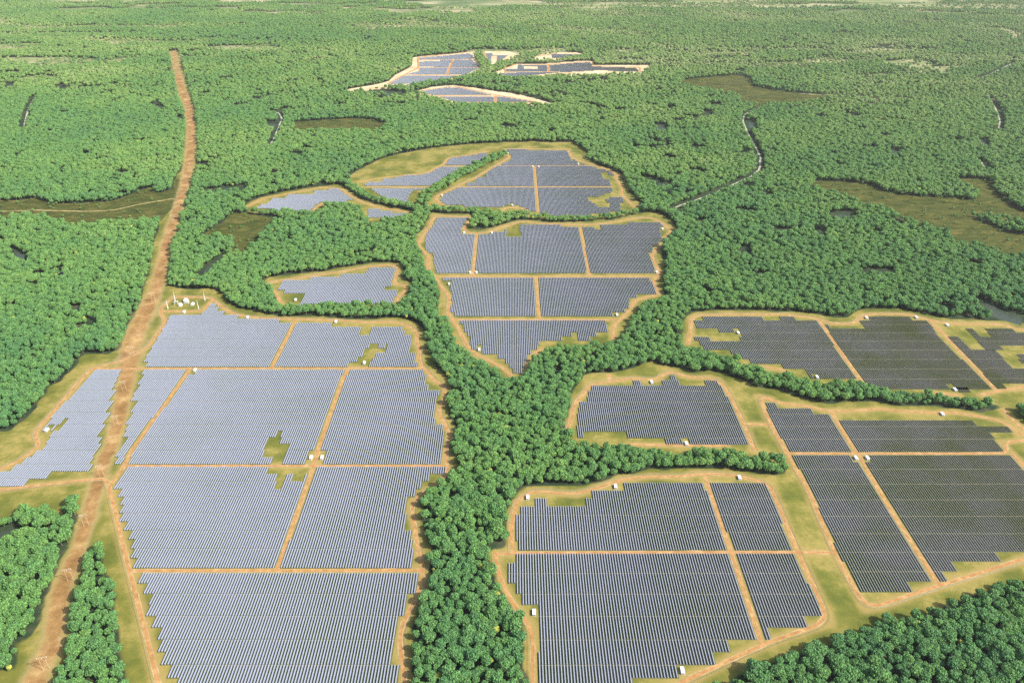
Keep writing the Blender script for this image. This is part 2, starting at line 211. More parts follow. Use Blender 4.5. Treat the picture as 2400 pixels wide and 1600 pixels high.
# panel blocks: name, row-gap line (photo y), outline, holes
BLOCKS = [
 ("upper_left", 776, "3:1140,640 1160,605 1370,605 1440,505 1460,505 1440,540 1495,540 1480,572 1535,575 1515,605 1640,605 1625,642 2260,645 2255,675 4:145,675 120,755 190,755 215,675 415,675 410,715 430,715 430,755 480,758 455,870 515,875 515,955 3:985,955 1010,925 985,910 1000,880 1060,790 1140,660",
  ["4:205,795 255,795 245,825 295,830 305,795 325,795 300,872 240,872 215,915 190,915 180,958 45,958 70,915 110,915 125,880 150,880 165,830 190,830"]),
 ("far_left", 967.3, "3:650,975 835,975 795,1042 770,1115 790,1118 740,1190 770,1192 720,1270 750,1272 690,1355 715,1355 660,1440 690,1440 665,1500 680,1500 640,1568 6:620,50 630,80 590,148 335,150 280,215 -250,215 -250,170 -50,150 45,150 110,80 135,80 190,15 235,15 3:300,1500 380,1380 300,1378 380,1270 460,1190", ["3:370,1384 440,1318 458,1318 400,1400"]),
 ("left", 967.3, "3:985,975 4:555,978 555,1018 575,1018 575,1065 590,1065 590,1115 680,1118 650,1190 635,1270 630,1325 660,1340 665,1368 700,1370 705,1440 685,1568 7:680,80 6:785,80 795,15 3:795,1558 870,1440 838,1432 885,1352 860,1350 915,1272 895,1265 945,1192 900,1185 925,1115 940,1110 950,1050 965,1045",
  ["3:1835,1438 1880,1435 1910,1378 1935,1378 1895,1492 1975,1495 1940,1568 6:1930,90 1850,90 1870,15 1785,12 3:1790,1550"]),
 ("lower_left", 1202.9, "6:865,100 1830,100 1815,155 1890,155 1870,228 1925,228 1955,155 2000,155 1990,200 2060,200 2075,155 2135,155 2135,100 7:715,100 715,150 610,152 605,222 525,225 510,300 460,305 440,530 475,535 470,600 490,660 470,785 6:890,785 925,700 885,695 920,605 870,602 905,532 825,530 855,455 805,455 840,380 805,378 840,300 805,298 835,228 790,225", []),
 ("front_left", 1499, "6:970,822 7:540,822 500,960 470,1000 435,1000 435,1080 380,1115 375,1200 350,1300 330,1440 390,1445 370,1568 355,1720 6:1160,1720 1200,1535 1150,1530 1175,1445 1105,1440 1130,1345 1090,1340 1105,1272 1080,1270 1105,1190 1040,1188 1065,1112 985,1108 1020,1000 980,998 1005,962 985,960 1000,888 945,885", []),
 ("small", 680, "3:1890,435 1920,378 2100,378 2120,348 2310,348 4:0,320 170,320 185,293 375,293 340,410 300,410 295,435 390,437 365,520 0,535 3:2040,545 2070,470 1925,468 1935,438", []),
 ("middle_top", 592.6, "Z:100,672 390,672 375,705 350,735 335,760 325,825 600,825 605,795 720,795 720,765 750,765 725,850 875,850 870,795 850,795 850,735 1230,735 1235,762 1600,765 1600,738 1850,738 1855,708 2150,708 2190,760 2140,765 2160,850 2130,915 2100,920 2070,990 2120,1190 2100,1200 100,1200 75,1110 55,990 20,985 -10,950 -10,880 0,820 30,760 60,740", []),
 ("middle", 690, "4:675,348 2110,348 2145,460 2015,470 2010,495 1960,500 1950,560 1935,590 1850,600 1835,628 780,628 770,600 735,595 745,520 750,480 740,410 735,370 690,370", []),
 ("middle_bottom", 789, "4:805,648 1800,648 1810,710 1740,712 1735,750 1700,752 1690,788 1615,788 1600,715 1565,715 1570,750 1500,752 1500,790 1350,795 1345,825 1320,830 1300,875 1275,880 1250,960 1230,1005 1170,1005 1165,955 1120,950 1110,915 1070,910 1060,870 950,870 940,830 885,828 880,760 865,755 860,712 835,710 825,680", []),
 ("upper_middle_a", 370, "Z:730,60 760,30 915,30 920,45 1300,45 1325,150 1350,135 1380,140 1395,170 1450,175 1450,185 690,185 700,160 770,150 785,95 740,90", []),
 ("upper_middle_b", 412, "Z:650,197 1530,197 1540,210 1640,225 1720,255 1725,290 1680,290 1660,255 1600,255 1620,315 1680,320 1700,378 365,378 370,350 450,340 455,310 540,290 560,250 610,210", []),
 ("upper_middle_c", 462, "Z:320,390 1705,390 1720,425 1650,450 1590,455 1590,475 1480,485 1490,520 1550,530 1570,575 1680,570 1690,530 1635,520 1640,500 1700,480 1800,485 1820,525 1770,530 1790,600 1600,635 1400,650 1080,640 1060,625 910,605 900,580 865,575 860,555 715,555 710,575 560,575 120,550 130,500 160,455 220,430 270,400", []),
 ("slope_a", 380, "1:740,1070 890,1065 900,1048 990,1045 985,1090 880,1125 700,1125 720,1100", []),
 ("slope_b", 415, "1:700,1137 860,1137 850,1160 795,1145 780,1200 720,1205 700,1245 620,1255 600,1268 155,1265 180,1238 270,1235 290,1220 350,1220 380,1205 430,1190 580,1185 600,1165 660,1140", []),
 ("slope_c", 455, "1:190,1278 560,1278 550,1300 490,1300 470,1320 450,1372 380,1380 300,1355 220,1300", []),
 ("west_a", 465, "0:1735,1415 1830,1380 1860,1352 1940,1350 1960,1330 2040,1330 2060,1318 2130,1318 2140,1300 2230,1300 2240,1282 2300,1285 1:0,1305 60,1340 80,1365 0,1375 0:2200,1380 2150,1395 2110,1440 1900,1435", []),
 ("west_b", 500, "1:185,1418 270,1418 270,1438 345,1440 345,1458 450,1458 420,1475 180,1480", []),
 ("right_a", 799.6, "5:140,615 535,615 555,645 665,645 670,618 760,618 785,648 915,650 1200,1040 1100,1022 1100,1045 880,1055 830,968 690,966 660,925 450,922 400,890 340,880 310,840 140,838 130,800 90,795 75,760 185,760 210,795 375,795 400,760 395,722 255,722 230,685 90,683 70,648 135,645", []),
 ("right_b", 799.6, "5:945,650 960,650 1000,685 1240,685 1210,650 1240,618 1540,618 1575,645 1680,650 1750,760 2110,1105 1300,1108 1230,1045", []),
 ("right_c", 841, "5:1810,765 1890,765 1970,840 2130,842 2250,970 2600,972 2600,1060 2170,1062 2210,1105 2150,1105", []),
 ("right_d", 799.6, "5:1915,685 1965,685 2045,762 2110,762 2045,685 2230,685 2280,720 2600,722 2600,800 2145,800 2180,840 2065,840", []),
 ("right_e", 841, "5:2280,880 2600,880 2600,972 2323,950", []), ("right_f", 920, "5:1840,1110 1950,1110 2000,1150 1890,1150", []),
 ("middle_right", 942, "4:1690,1095 1990,1095 1980,1050 2030,1050 2040,1095 2180,1095 2185,1050 2240,1052 2240,1005 2260,1005 2290,1050 2323,1095 5:160,1095 150,1052 250,1050 290,1120 475,1530 430,1468 4:1965,1465 1935,1415 1650,1418 1655,1460 1620,1462 1590,1360 1620,1355 1605,1290 1625,1200 1670,1195 1680,1140", []),
 ("east_a", 999, "5:555,1200 630,1200 670,1250 885,1250 915,1298 1020,1300 1155,1530 720,1530", []),
 ("east_b", 999, "5:1050,1300 1960,1300 2000,1362 2200,1362 2260,1412 2100,1415 2190,1530 1190,1530", []),
 ("east_c", 1134, "8:735,20 1140,20 1210,80 1680,848 1520,848 1580,950 1195,950", []),
 ("east_d", 1134, "8:1240,20 2230,20 2323,120 2600,400 2600,675 2120,678 2180,755 1840,758 1900,850 1720,850 1250,80", []),
 ("lower_right", 1206.3, "7:1185,425 1225,425 1225,352 1310,352 1310,280 1400,280 1410,352 1655,352 1660,280 1915,280 1920,207 8:560,207 760,665 7:1200,665", []),
 ("front_right", 1391.6, "7:1185,690 8:770,690 945,1078 840,1078 885,1170 580,1170 625,1275 300,1275 340,1403 7:2290,1403 2340,1525 1960,1525 1990,1600 2010,1720 1350,1720 1345,1110 1330,1065 1225,1065 1225,962 1185,960 1180,870 1130,872 1130,775 1180,775", []),
 ("distant_a", 170, "F:610,170 960,138 990,150 980,180 1000,200 1040,233 1040,237 910,300 620,350 390,355 500,290 610,262", ["F:610,186 760,183 760,192 610,195"]),
 ("distant_b", 125, "F:1070,135 1130,135 1130,150 1240,150 1180,190 1120,205 1090,185", ["F:1120,155 1160,155 1160,200 1120,200"]),
 ("distant_c", 130, "F:1545,145 1770,145 1790,150 1700,168 1550,170", []),
 ("distant_d", 165, "F:1225,245 1305,245 1310,218 1400,220 1530,222 1600,215 1700,205 1820,200 1840,230 2140,238 2170,265 2050,268 1900,255 1750,265 1600,272 1310,302 1150,292 1225,270", ["F:1350,230 1450,230 1450,248 1350,248"]),
 ("distant_e", 225, "F:605,405 800,375 900,380 1150,430 1430,478 880,485 740,440", []),
]
BOXES = "3:1252,590 1683,627 2285,657 1325,988 315,1395 2010,508 4:155,938 877,322 920,322 733,400 938,848 1877,610 2148,320 2187,25 2113,1070 5:380,733 1253,630 1593,628 1803,680 917,1035 1856,1120 1770,1287 27,1490 6:2115,45 2190,45 7:1268,317 1867,243 1312,1103 8:388,182 1182,48 1260,48 0,1500 1:840,1160 1165,1402 685,1335 1132,1048 572,1290 980,1080 710,1225 Z:345,812 600,815 975,203 1030,205 1395,180"

P_clear = [trace(s) for s in CLEAR]; P_sand = [trace(s) for s in SANDY]; P_marsh = [trace(s) for s in MARSH]
P_meadow = [trace(s) for s in MEADOW]; P_gap = [trace(s) for s in GAPS]; P_mpaint = [trace(s) for s in MARSH_PAINT]
L_strip = [(trace(s, 0.55 * TREE_H), w) for s, w in STRIPS]; L_track = [(trace(s), w) for s, w in TRACKS]
L_road = [trace(s) for s in ROADS]; L_far = [trace(s) for s in FAR_ROADS]; P_box = trace(BOXES)
cw = []; cl = []; fr = None
for tok in CORR.split():
    if ':' in tok: k, tok = tok.split(':'); fr = FRAMES[k]
    x, y, w = [float(q) for q in tok.split(',')]; x = fr[0] + x / fr[2]; y = fr[1] + y / fr[2]
    X, Y = ground(x, y); X2, _ = ground(x + w / fr[2], y); cl.append((X, Y)); cw.append(float(X2 - X) * .86)
L_corr = np.array(cl, float)

# ------------------------------------------------------------------ helpers
COL = scene.collection
def link(name, data, parent=None):
    o = bpy.data.objects.new(name, data); COL.objects.link(o)
    if parent is not None: o.parent = parent
    return o
def tag(o, label=None, cat=None, group=None, kind=None):
    if label: o['label'] = label
    if cat: o['category'] = cat
    if group: o['group'] = group
    if kind: o['kind'] = kind
    return o
def mesh_np(name, V, F, mats=(), mat_idx=None, smooth=False):
    """V (n,3), F (m,k) all faces with k corners"""
    V = np.asarray(V, np.float32); F = np.asarray(F, np.int32); k = F.shape[1]
    m = bpy.data.meshes.new(name); m.vertices.add(len(V)); m.vertices.foreach_set("co", V.ravel())
    m.loops.add(F.size); m.loops.foreach_set("vertex_index", F.ravel())
    m.polygons.add(len(F)); m.polygons.foreach_set("loop_start", np.arange(0, F.size, k, dtype=np.int32))
    m.polygons.foreach_set("loop_total", np.full(len(F), k, np.int32))
    for a in mats: m.materials.append(a)
    if mat_idx is not None: m.polygons.foreach_set("material_index", np.asarray(mat_idx, np.int32))
    m.polygons.foreach_set("use_smooth", np.full(len(F), bool(smooth)))
    m.update(calc_edges=True); return m
def set_attr(m, name, vals):
    a = m.attributes.new(name, 'FLOAT', 'POINT'); a.data.foreach_set("value", np.asarray(vals, np.float32))
BOXF = np.array([(0, 3, 2, 1), (4, 5, 6, 7), (0, 1, 5, 4), (1, 2, 6, 5), (2, 3, 7, 6), (3, 0, 4, 7)])
class MB:
    """collects boxes and tapered tubes into one mesh"""
    def __init__(s): s.v = []; s.f = []
    def box(s, x0, x1, y0, y1, z0, z1):
        n = len(s.v); s.v += [(x0, y0, z0), (x1, y0, z0), (x1, y1, z0), (x0, y1, z0), (x0, y0, z1), (x1, y0, z1), (x1, y1, z1), (x0, y1, z1)]
        s.f += [tuple(n + i for i in f) for f in BOXF]; return s
    def tube(s, a, b, r0, r1, n=8, caps=True):
        a, b = Vector(a), Vector(b); d = (b - a).normalized(); up = Vector((0, 0, 1)) if abs(d.z) < .9 else Vector((1, 0, 0))
        p = d.cross(up).normalized(); q = d.cross(p); k = len(s.v)
        for c, r in ((a, r0), (b, r1)):
            for i in range(n):
                t = 2 * math.pi * i / n; s.v.append(tuple(c + p * (r * math.cos(t)) + q * (r * math.sin(t))))
        for i in range(n): j = (i + 1) % n; s.f.append((k + i, k + j, k + n + j, k + n + i))
        if caps: s.f += [tuple(k + i for i in range(n))[::-1], tuple(k + n + i for i in range(n))]
        return s
    def mesh(s, name, mat, bevel=0):
        m = bpy.data.meshes.new(name); m.from_pydata(s.v, [], s.f); m.materials.append(mat); m.update()
        import bmesh
        bm = bmesh.new(); bm.from_mesh(m)
        if bevel: bmesh.ops.bevel(bm, geom=list(bm.edges), offset=bevel, segments=1, affect='EDGES')
        bmesh.ops.recalc_face_normals(bm, faces=bm.faces); bm.to_mesh(m); bm.free(); return m
    def obj(s, name, mat, parent=None, bevel=0): return link(name, s.mesh(name, mat, bevel), parent)

# ------------------------------------------------------------------ materials
def new_mat(name, rough=0.9, spec=0.2):
    m = bpy.data.materials.new(name); m.use_nodes = True; b = m.node_tree.nodes["Principled BSDF"]
    b.inputs["Roughness"].default_value = rough; b.inputs["Specular IOR Level"].default_value = spec
    return m, m.node_tree, b
def noise(nt, scale, detail=4, rough=0.6, vec=None, dist=0.0):
    n = nt.nodes.new("ShaderNodeTexNoise"); n.inputs["Scale"].default_value = scale; n.inputs["Detail"].default_value = detail
    n.inputs["Roughness"].default_value = rough; n.inputs["Distortion"].default_value = dist
    if vec is not None: nt.links.new(vec, n.inputs["Vector"])
    return n.outputs["Fac"]
def ramp(nt, fac, *stops):
    r = nt.nodes.new("ShaderNodeValToRGB"); e = r.color_ramp.elements
    while len(e) < len(stops): e.new(0.5)
    for i, (p, c) in enumerate(stops): e[i].position = p; e[i].color = (*c, 1) if len(c) == 3 else c
    nt.links.new(fac, r.inputs[0]); return r.outputs[0]
def mix(nt, fac, a, b):
    n = nt.nodes.new("ShaderNodeMix"); n.data_type = 'RGBA'
    for v, i in ((fac, 0), (a, 6), (b, 7)):
        if hasattr(v, 'links'): nt.links.new(v, n.inputs[i])
        elif i == 0: n.inputs[i].default_value = v
        else: n.inputs[i].default_value = (*v, 1)
    return n.outputs[2]
def mathn(nt, op, a, b=0.5, c=None, clamp=False):
    n = nt.nodes.new("ShaderNodeMath"); n.operation = op; n.use_clamp = clamp
    for i, v in enumerate((a, b, c)):
        if v is None: continue
        if hasattr(v, 'links'): nt.links.new(v, n.inputs[i])
        else: n.inputs[i].default_value = v
    return n.outputs[0]
def attr(nt, name, kind='GEOMETRY'):
    n = nt.nodes.new("ShaderNodeAttribute"); n.attribute_name = name; n.attribute_type = kind; return n.outputs["Fac"]
def posn(nt): return nt.nodes.new("ShaderNodeNewGeometry").outputs["Position"]
def bump(nt, b, h, strength, dist):
    n = nt.nodes.new("ShaderNodeBump"); n.inputs["Strength"].default_value = strength; n.inputs["Distance"].default_value = dist
    nt.links.new(h, n.inputs["Height"]); nt.links.new(n.outputs[0], b.inputs["Normal"])
def grass_color(nt, p):
    n1 = noise(nt, 0.012, 6, 0.62, p); n2 = noise(nt, 0.07, 7, 0.75, p)
    c = ramp(nt, n1, (0.36, (0.098, 0.118, 0.020)), (0.48, (0.185, 0.18, 0.036)), (0.58, (0.32, 0.26, 0.075)))
    return mix(nt, ramp(nt, n2, (0.4, (0, 0, 0)), (0.66, (0.65, 0.65, 0.65))), c, (0.12, 0.14, 0.03))
# ground
G, nt, b = new_mat("ground_surface", 0.95, 0.1); p = posn(nt)
stretch = nt.nodes.new("ShaderNodeMapping"); stretch.inputs["Scale"].default_value = (0.55, 1.0, 1.0); nt.links.new(p, stretch.inputs["Vector"])
floor_c = ramp(nt, noise(nt, 0.02, 6, 0.7, p), (0.35, (0.018, 0.035, 0.022)), (0.52, (0.035, 0.06, 0.028)), (0.68, (0.085, 0.085, 0.05)))
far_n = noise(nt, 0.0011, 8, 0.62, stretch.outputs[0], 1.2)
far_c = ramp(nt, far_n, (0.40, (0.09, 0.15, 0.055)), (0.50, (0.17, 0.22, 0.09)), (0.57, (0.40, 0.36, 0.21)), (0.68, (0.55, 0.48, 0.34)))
marsh_c = ramp(nt, noise(nt, 0.02, 7, 0.7, stretch.outputs[0], 1.5), (0.33, (0.032, 0.048, 0.010)), (0.5, (0.066, 0.078, 0.016)), (0.68, (0.145, 0.13, 0.036)))
sand_c = ramp(nt, noise(nt, 0.006, 6, 0.65, p), (0.35, (0.50, 0.36, 0.19)), (0.6, (0.70, 0.56, 0.36)))
meadow_c = ramp(nt, noise(nt, 0.004, 7, 0.65, stretch.outputs[0]), (0.38, (0.12, 0.18, 0.06)), (0.5, (0.24, 0.27, 0.115)), (0.64, (0.42, 0.38, 0.23)))
corr_c = ramp(nt, noise(nt, 0.018, 8, 0.72, p), (0.34, (0.19, 0.108, 0.036)), (0.50, (0.31, 0.18, 0.068)), (0.66, (0.48, 0.33, 0.145)))
edge_n = noise(nt, 0.035, 5, 0.7, p)
def soft(name, lo=0.35, hi=0.65, amt=0.5):
    v = mathn(nt, 'ADD', attr(nt, name), mathn(nt, 'MULTIPLY', mathn(nt, 'SUBTRACT', edge_n, 0.5), amt))
    mr = nt.nodes.new("ShaderNodeMapRange"); mr.interpolation_type = 'SMOOTHSTEP'; mr.inputs[1].default_value = lo; mr.inputs[2].default_value = hi
    nt.links.new(v, mr.inputs[0]); return mr.outputs[0]
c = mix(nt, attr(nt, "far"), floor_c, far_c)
c = mix(nt, soft("grass", 0.2, 0.5, 0.2), c, grass_color(nt, p))
c = mix(nt, mathn(nt, "MULTIPLY", soft("verge", 0.1, 0.9, 0.7), 0.75), c, (0.36, 0.26, 0.09))
c = mix(nt, soft("meadow", 0.3, 0.6, 0.3), c, meadow_c)
c = mix(nt, soft("marsh", 0.3, 0.6, 0.3), c, marsh_c)
c = mix(nt, soft("sand", 0.3, 0.6, 0.3), c, sand_c)
c = mix(nt, mathn(nt, "MULTIPLY", soft("dirt", 0.05, 0.75, 0.9), 0.8), c, (0.36, 0.28, 0.12))
c = mix(nt, soft("dirt", 0.42, 0.9, 0.8), c, corr_c)
nt.links.new(c, b.inputs["Base Color"]); bump(nt, b, noise(nt, 0.25, 6, 0.75, p), 0.6, 0.8)
GROUND_MAT = G
def plain(name, rough, stops, scale, spec=0.2, detail=6):
    m, nt, b = new_mat(name, rough, spec)
    nt.links.new(ramp(nt, noise(nt, scale, detail, 0.7, posn(nt)), *stops), b.inputs["Base Color"]); return m
ROAD_MAT = plain("packed_orange_dirt", 0.95, ((0.3, (0.29, 0.145, 0.05)), (0.52, (0.43, 0.225, 0.085)), (0.68, (0.56, 0.35, 0.16))), 0.08)
SHOULDER_MAT = plain("pale_dirt_shoulder", 0.95, ((0.38, (0.25, 0.21, 0.075)), (0.5, (0.36, 0.285, 0.12)), (0.62, (0.48, 0.38, 0.20))), 0.05)
TRACK_MAT = plain("pale_track", 0.95, ((0.38, (0.26, 0.27, 0.17)), (0.62, (0.52, 0.50, 0.39))), 0.04)
PATH_MAT = plain("row_gap_path", 0.95, ((0.35, (0.34, 0.30, 0.17)), (0.65, (0.52, 0.46, 0.30))), 0.05)
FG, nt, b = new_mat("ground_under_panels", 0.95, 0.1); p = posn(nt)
fgc = mix(nt, ramp(nt, noise(nt, 0.0055, 6, 0.62, p), (0.40, (0, 0, 0)), (0.58, (1, 1, 1))), (0.098, 0.112, 0.026), (0.150, 0.148, 0.105))  # grey patches imitate cloud reflections on the panels, painted into the ground colour
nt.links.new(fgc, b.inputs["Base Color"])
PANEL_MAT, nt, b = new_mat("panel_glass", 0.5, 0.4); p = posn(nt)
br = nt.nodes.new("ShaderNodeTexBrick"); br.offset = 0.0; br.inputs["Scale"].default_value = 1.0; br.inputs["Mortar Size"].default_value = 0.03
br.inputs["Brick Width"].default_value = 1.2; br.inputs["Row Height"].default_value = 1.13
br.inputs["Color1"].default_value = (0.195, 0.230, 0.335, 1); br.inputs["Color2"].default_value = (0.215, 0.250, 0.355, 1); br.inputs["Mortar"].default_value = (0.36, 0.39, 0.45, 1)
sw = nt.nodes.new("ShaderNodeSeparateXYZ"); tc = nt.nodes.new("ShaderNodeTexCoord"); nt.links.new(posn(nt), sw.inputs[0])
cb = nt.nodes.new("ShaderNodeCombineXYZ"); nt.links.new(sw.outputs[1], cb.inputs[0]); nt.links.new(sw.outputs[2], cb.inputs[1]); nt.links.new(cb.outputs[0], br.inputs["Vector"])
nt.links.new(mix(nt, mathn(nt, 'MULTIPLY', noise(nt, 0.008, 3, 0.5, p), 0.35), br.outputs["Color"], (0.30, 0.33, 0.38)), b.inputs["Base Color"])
FRAME_MAT = plain("galvanised_steel", 0.45, ((0.3, (0.55, 0.56, 0.58)), (0.7, (0.72, 0.73, 0.75))), 0.5, 0.5)
WHITE_MAT = plain("white_paint", 0.5, ((0.3, (0.78, 0.78, 0.77)), (0.7, (0.84, 0.84, 0.83))), 0.6, 0.4)
GREY_MAT = plain("grey_metal", 0.5, ((0.3, (0.22, 0.23, 0.24)), (0.7, (0.32, 0.33, 0.34))), 0.6, 0.4)
POLE_MAT = plain("pale_timber", 0.8, ((0.3, (0.42, 0.34, 0.22)), (0.7, (0.56, 0.46, 0.31))), 0.4)
CONC_MAT = plain("concrete", 0.9, ((0.3, (0.42, 0.41, 0.38)), (0.7, (0.55, 0.54, 0.50))), 0.3)
BARK_MAT = plain("bark", 0.9, ((0.3, (0.14, 0.11, 0.08)), (0.7, (0.26, 0.21, 0.16))), 1.0)
LEAF_MAT, nt, b = new_mat("foliage", 0.65, 0.25)
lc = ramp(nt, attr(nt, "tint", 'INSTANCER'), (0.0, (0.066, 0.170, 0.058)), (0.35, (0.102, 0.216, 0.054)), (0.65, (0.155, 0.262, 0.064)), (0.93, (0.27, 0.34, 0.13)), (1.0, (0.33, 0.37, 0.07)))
hv = nt.nodes.new("ShaderNodeHueSaturation"); nt.links.new(lc, hv.inputs["Color"])
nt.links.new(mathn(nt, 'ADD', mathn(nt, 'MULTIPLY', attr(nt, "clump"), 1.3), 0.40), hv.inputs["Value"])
nt.links.new(hv.outputs[0], b.inputs["Base Color"])

# ------------------------------------------------------------------ ground: one sheet to the horizon
def axis(parts):
    out = []
    for a, b_, s in parts: out += list(np.arange(a, b_, s))
    return np.array(out + [parts[-1][1]], float)
xs = axis([(-90000, -12000, 13000), (-12000, -7000, 500), (-7000, -2200, 40), (-2200, 2200, 9), (2200, 7000, 40), (7000, 12000, 500), (12000, 90000, 13000)])
ys = axis([(-20000, -2000, 6000), (-2000, 600, 400), (600, 2600, 9), (2600, 5200, 16), (5200, 10500, 40), (10500, 20000, 500), (20000, 150000, 13000)])
XX, YY = np.meshgrid(xs, ys); P = np.stack([XX.ravel(), YY.ravel()], 1)
nx, ny = len(xs), len(ys); i = np.arange(nx * ny).reshape(ny, nx)
F = np.stack([i[:-1, :-1].ravel(), i[:-1, 1:].ravel(), i[1:, 1:].ravel(), i[1:, :-1].ravel()], 1)
gm = mesh_np("ground", np.c_[P, np.zeros(len(P))], F, [GROUND_MAT])
def blur(a, k=1):
    a = a.reshape(ny, nx).astype(float)
    for _ in range(k):
        a = (np.pad(a, 1, mode='edge')[:-2, 1:-1] + np.pad(a, 1, mode='edge')[2:, 1:-1] + np.pad(a, 1, mode='edge')[1:-1, :-2] + np.pad(a, 1, mode='edge')[1:-1, 2:] + a) / 5
    return a.ravel()
set_attr(gm, "grass", blur(in_any(P, P_clear))); set_attr(gm, "marsh", blur(in_any(P, P_marsh + P_mpaint)))
set_attr(gm, "sand", blur(in_any(P, P_sand), 2)); set_attr(gm, "meadow", np.maximum(blur(in_any(P, P_meadow)), 0.75 * thin_wood(P)))
set_attr(gm, "dirt", np.clip(1.25 - 0.75 * seg_dist(P, L_corr, 260, cw), 0, 1))
near_r = np.full(len(P), 1e9)
for L in L_road: near_r = np.minimum(near_r, seg_dist(P, L, 40))
set_attr(gm, "verge", np.clip(1.15 - near_r / 17, 0, 1) * in_any(P, P_clear))
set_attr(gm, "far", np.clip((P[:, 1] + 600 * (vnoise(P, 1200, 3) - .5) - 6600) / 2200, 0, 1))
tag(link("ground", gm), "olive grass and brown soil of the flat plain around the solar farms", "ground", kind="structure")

# ------------------------------------------------------------------ dirt roads and tracks (sheets)
def ribbon(name, lines, width, z, mat, wobble=0.0):
    V = []; Fq = []
    for L in lines:
        # resample and round the corners
        pts = [L[0]]
        for a, b_ in zip(L[:-1], L[1:]):
            n = max(1, int(np.hypot(*(b_ - a)) // 14))
            for k in range(1, n + 1): pts.append(a + (b_ - a) * k / n)
        pts = np.array(pts)
        for _ in range(3):
            if len(pts) > 4: pts[1:-1] = (pts[:-2] + 2 * pts[1:-1] + pts[2:]) / 4
        t = np.gradient(pts, axis=0); t /= np.maximum(np.hypot(t[:, 0], t[:, 1]), 1e-6)[:, None]
        nrm = np.stack([-t[:, 1], t[:, 0]], 1); k = len(V)
        wv = width / 2 * (1 + wobble * (vnoise(pts, 23, 5) - 0.5)); wv2 = width / 2 * (1 + wobble * (vnoise(pts, 19, 9) - 0.5))
        z = z + 0.0015
        for j in range(len(pts)):
            a = pts[j] + nrm[j] * wv[j]; b_ = pts[j] - nrm[j] * wv2[j]
            V += [(a[0], a[1], z), (b_[0], b_[1], z)]
            if j: Fq.append((k + 2 * j - 2, k + 2 * j - 1, k + 2 * j + 1, k + 2 * j))
    return link(name, mesh_np(name, V, Fq, [mat]))
tag(ribbon("road_shoulder", L_road, 8.6, 0.06, SHOULDER_MAT, 0.5), "pale dry verge along the orange dirt roads", "verge", kind="structure")
tag(ribbon("dirt_road", L_road, 5.5, 0.20, ROAD_MAT, 0.25), "orange dirt service roads between and around the panel fields", "road", kind="structure")
tag(ribbon("far_road", L_far, 14.0, 0.20, ROAD_MAT, 0.2), "orange dirt roads of the distant sandy solar sites", "road", kind="structure")
tr = [l for l, w in L_track]
tag(ribbon("track", tr, 8.0, 0.1, TRACK_MAT, 0.9), "pale sandy tracks winding through the woods", "track", kind="structure")

tag(ribbon("trail", [trace("0:-200,1445 0,1440 250,1430 600,1440 780,1430 950,1390 1190,1350")], 8.0, 0.1, SHOULDER_MAT, 0.9), "golden trail crossing the marsh toward the sandy strip", "trail", kind="structure")
WATER_MAT, nt, b = new_mat("dark_water", 0.35, 0.4); b.inputs["Base Color"].default_value = (0.05, 0.068, 0.045, 1); bump(nt, b, noise(nt, 0.12, 4, 0.6, posn(nt)), 0.5, 0.4)
wm = bpy.data.meshes.new("water"); wv = []; wf = []
for g in P_gap:
    c0 = g.mean(0); k = len(wv); wv += [(*(c0 + (q - c0) * .6), 0.09) for q in g]; wf.append(tuple(range(k, k + len(g))))
wm.from_pydata(wv, [], wf); wm.materials.append(WATER_MAT); wm.update()
tag(link("water", wm), "dark water showing in small gaps of the forest", "water", kind="structure")

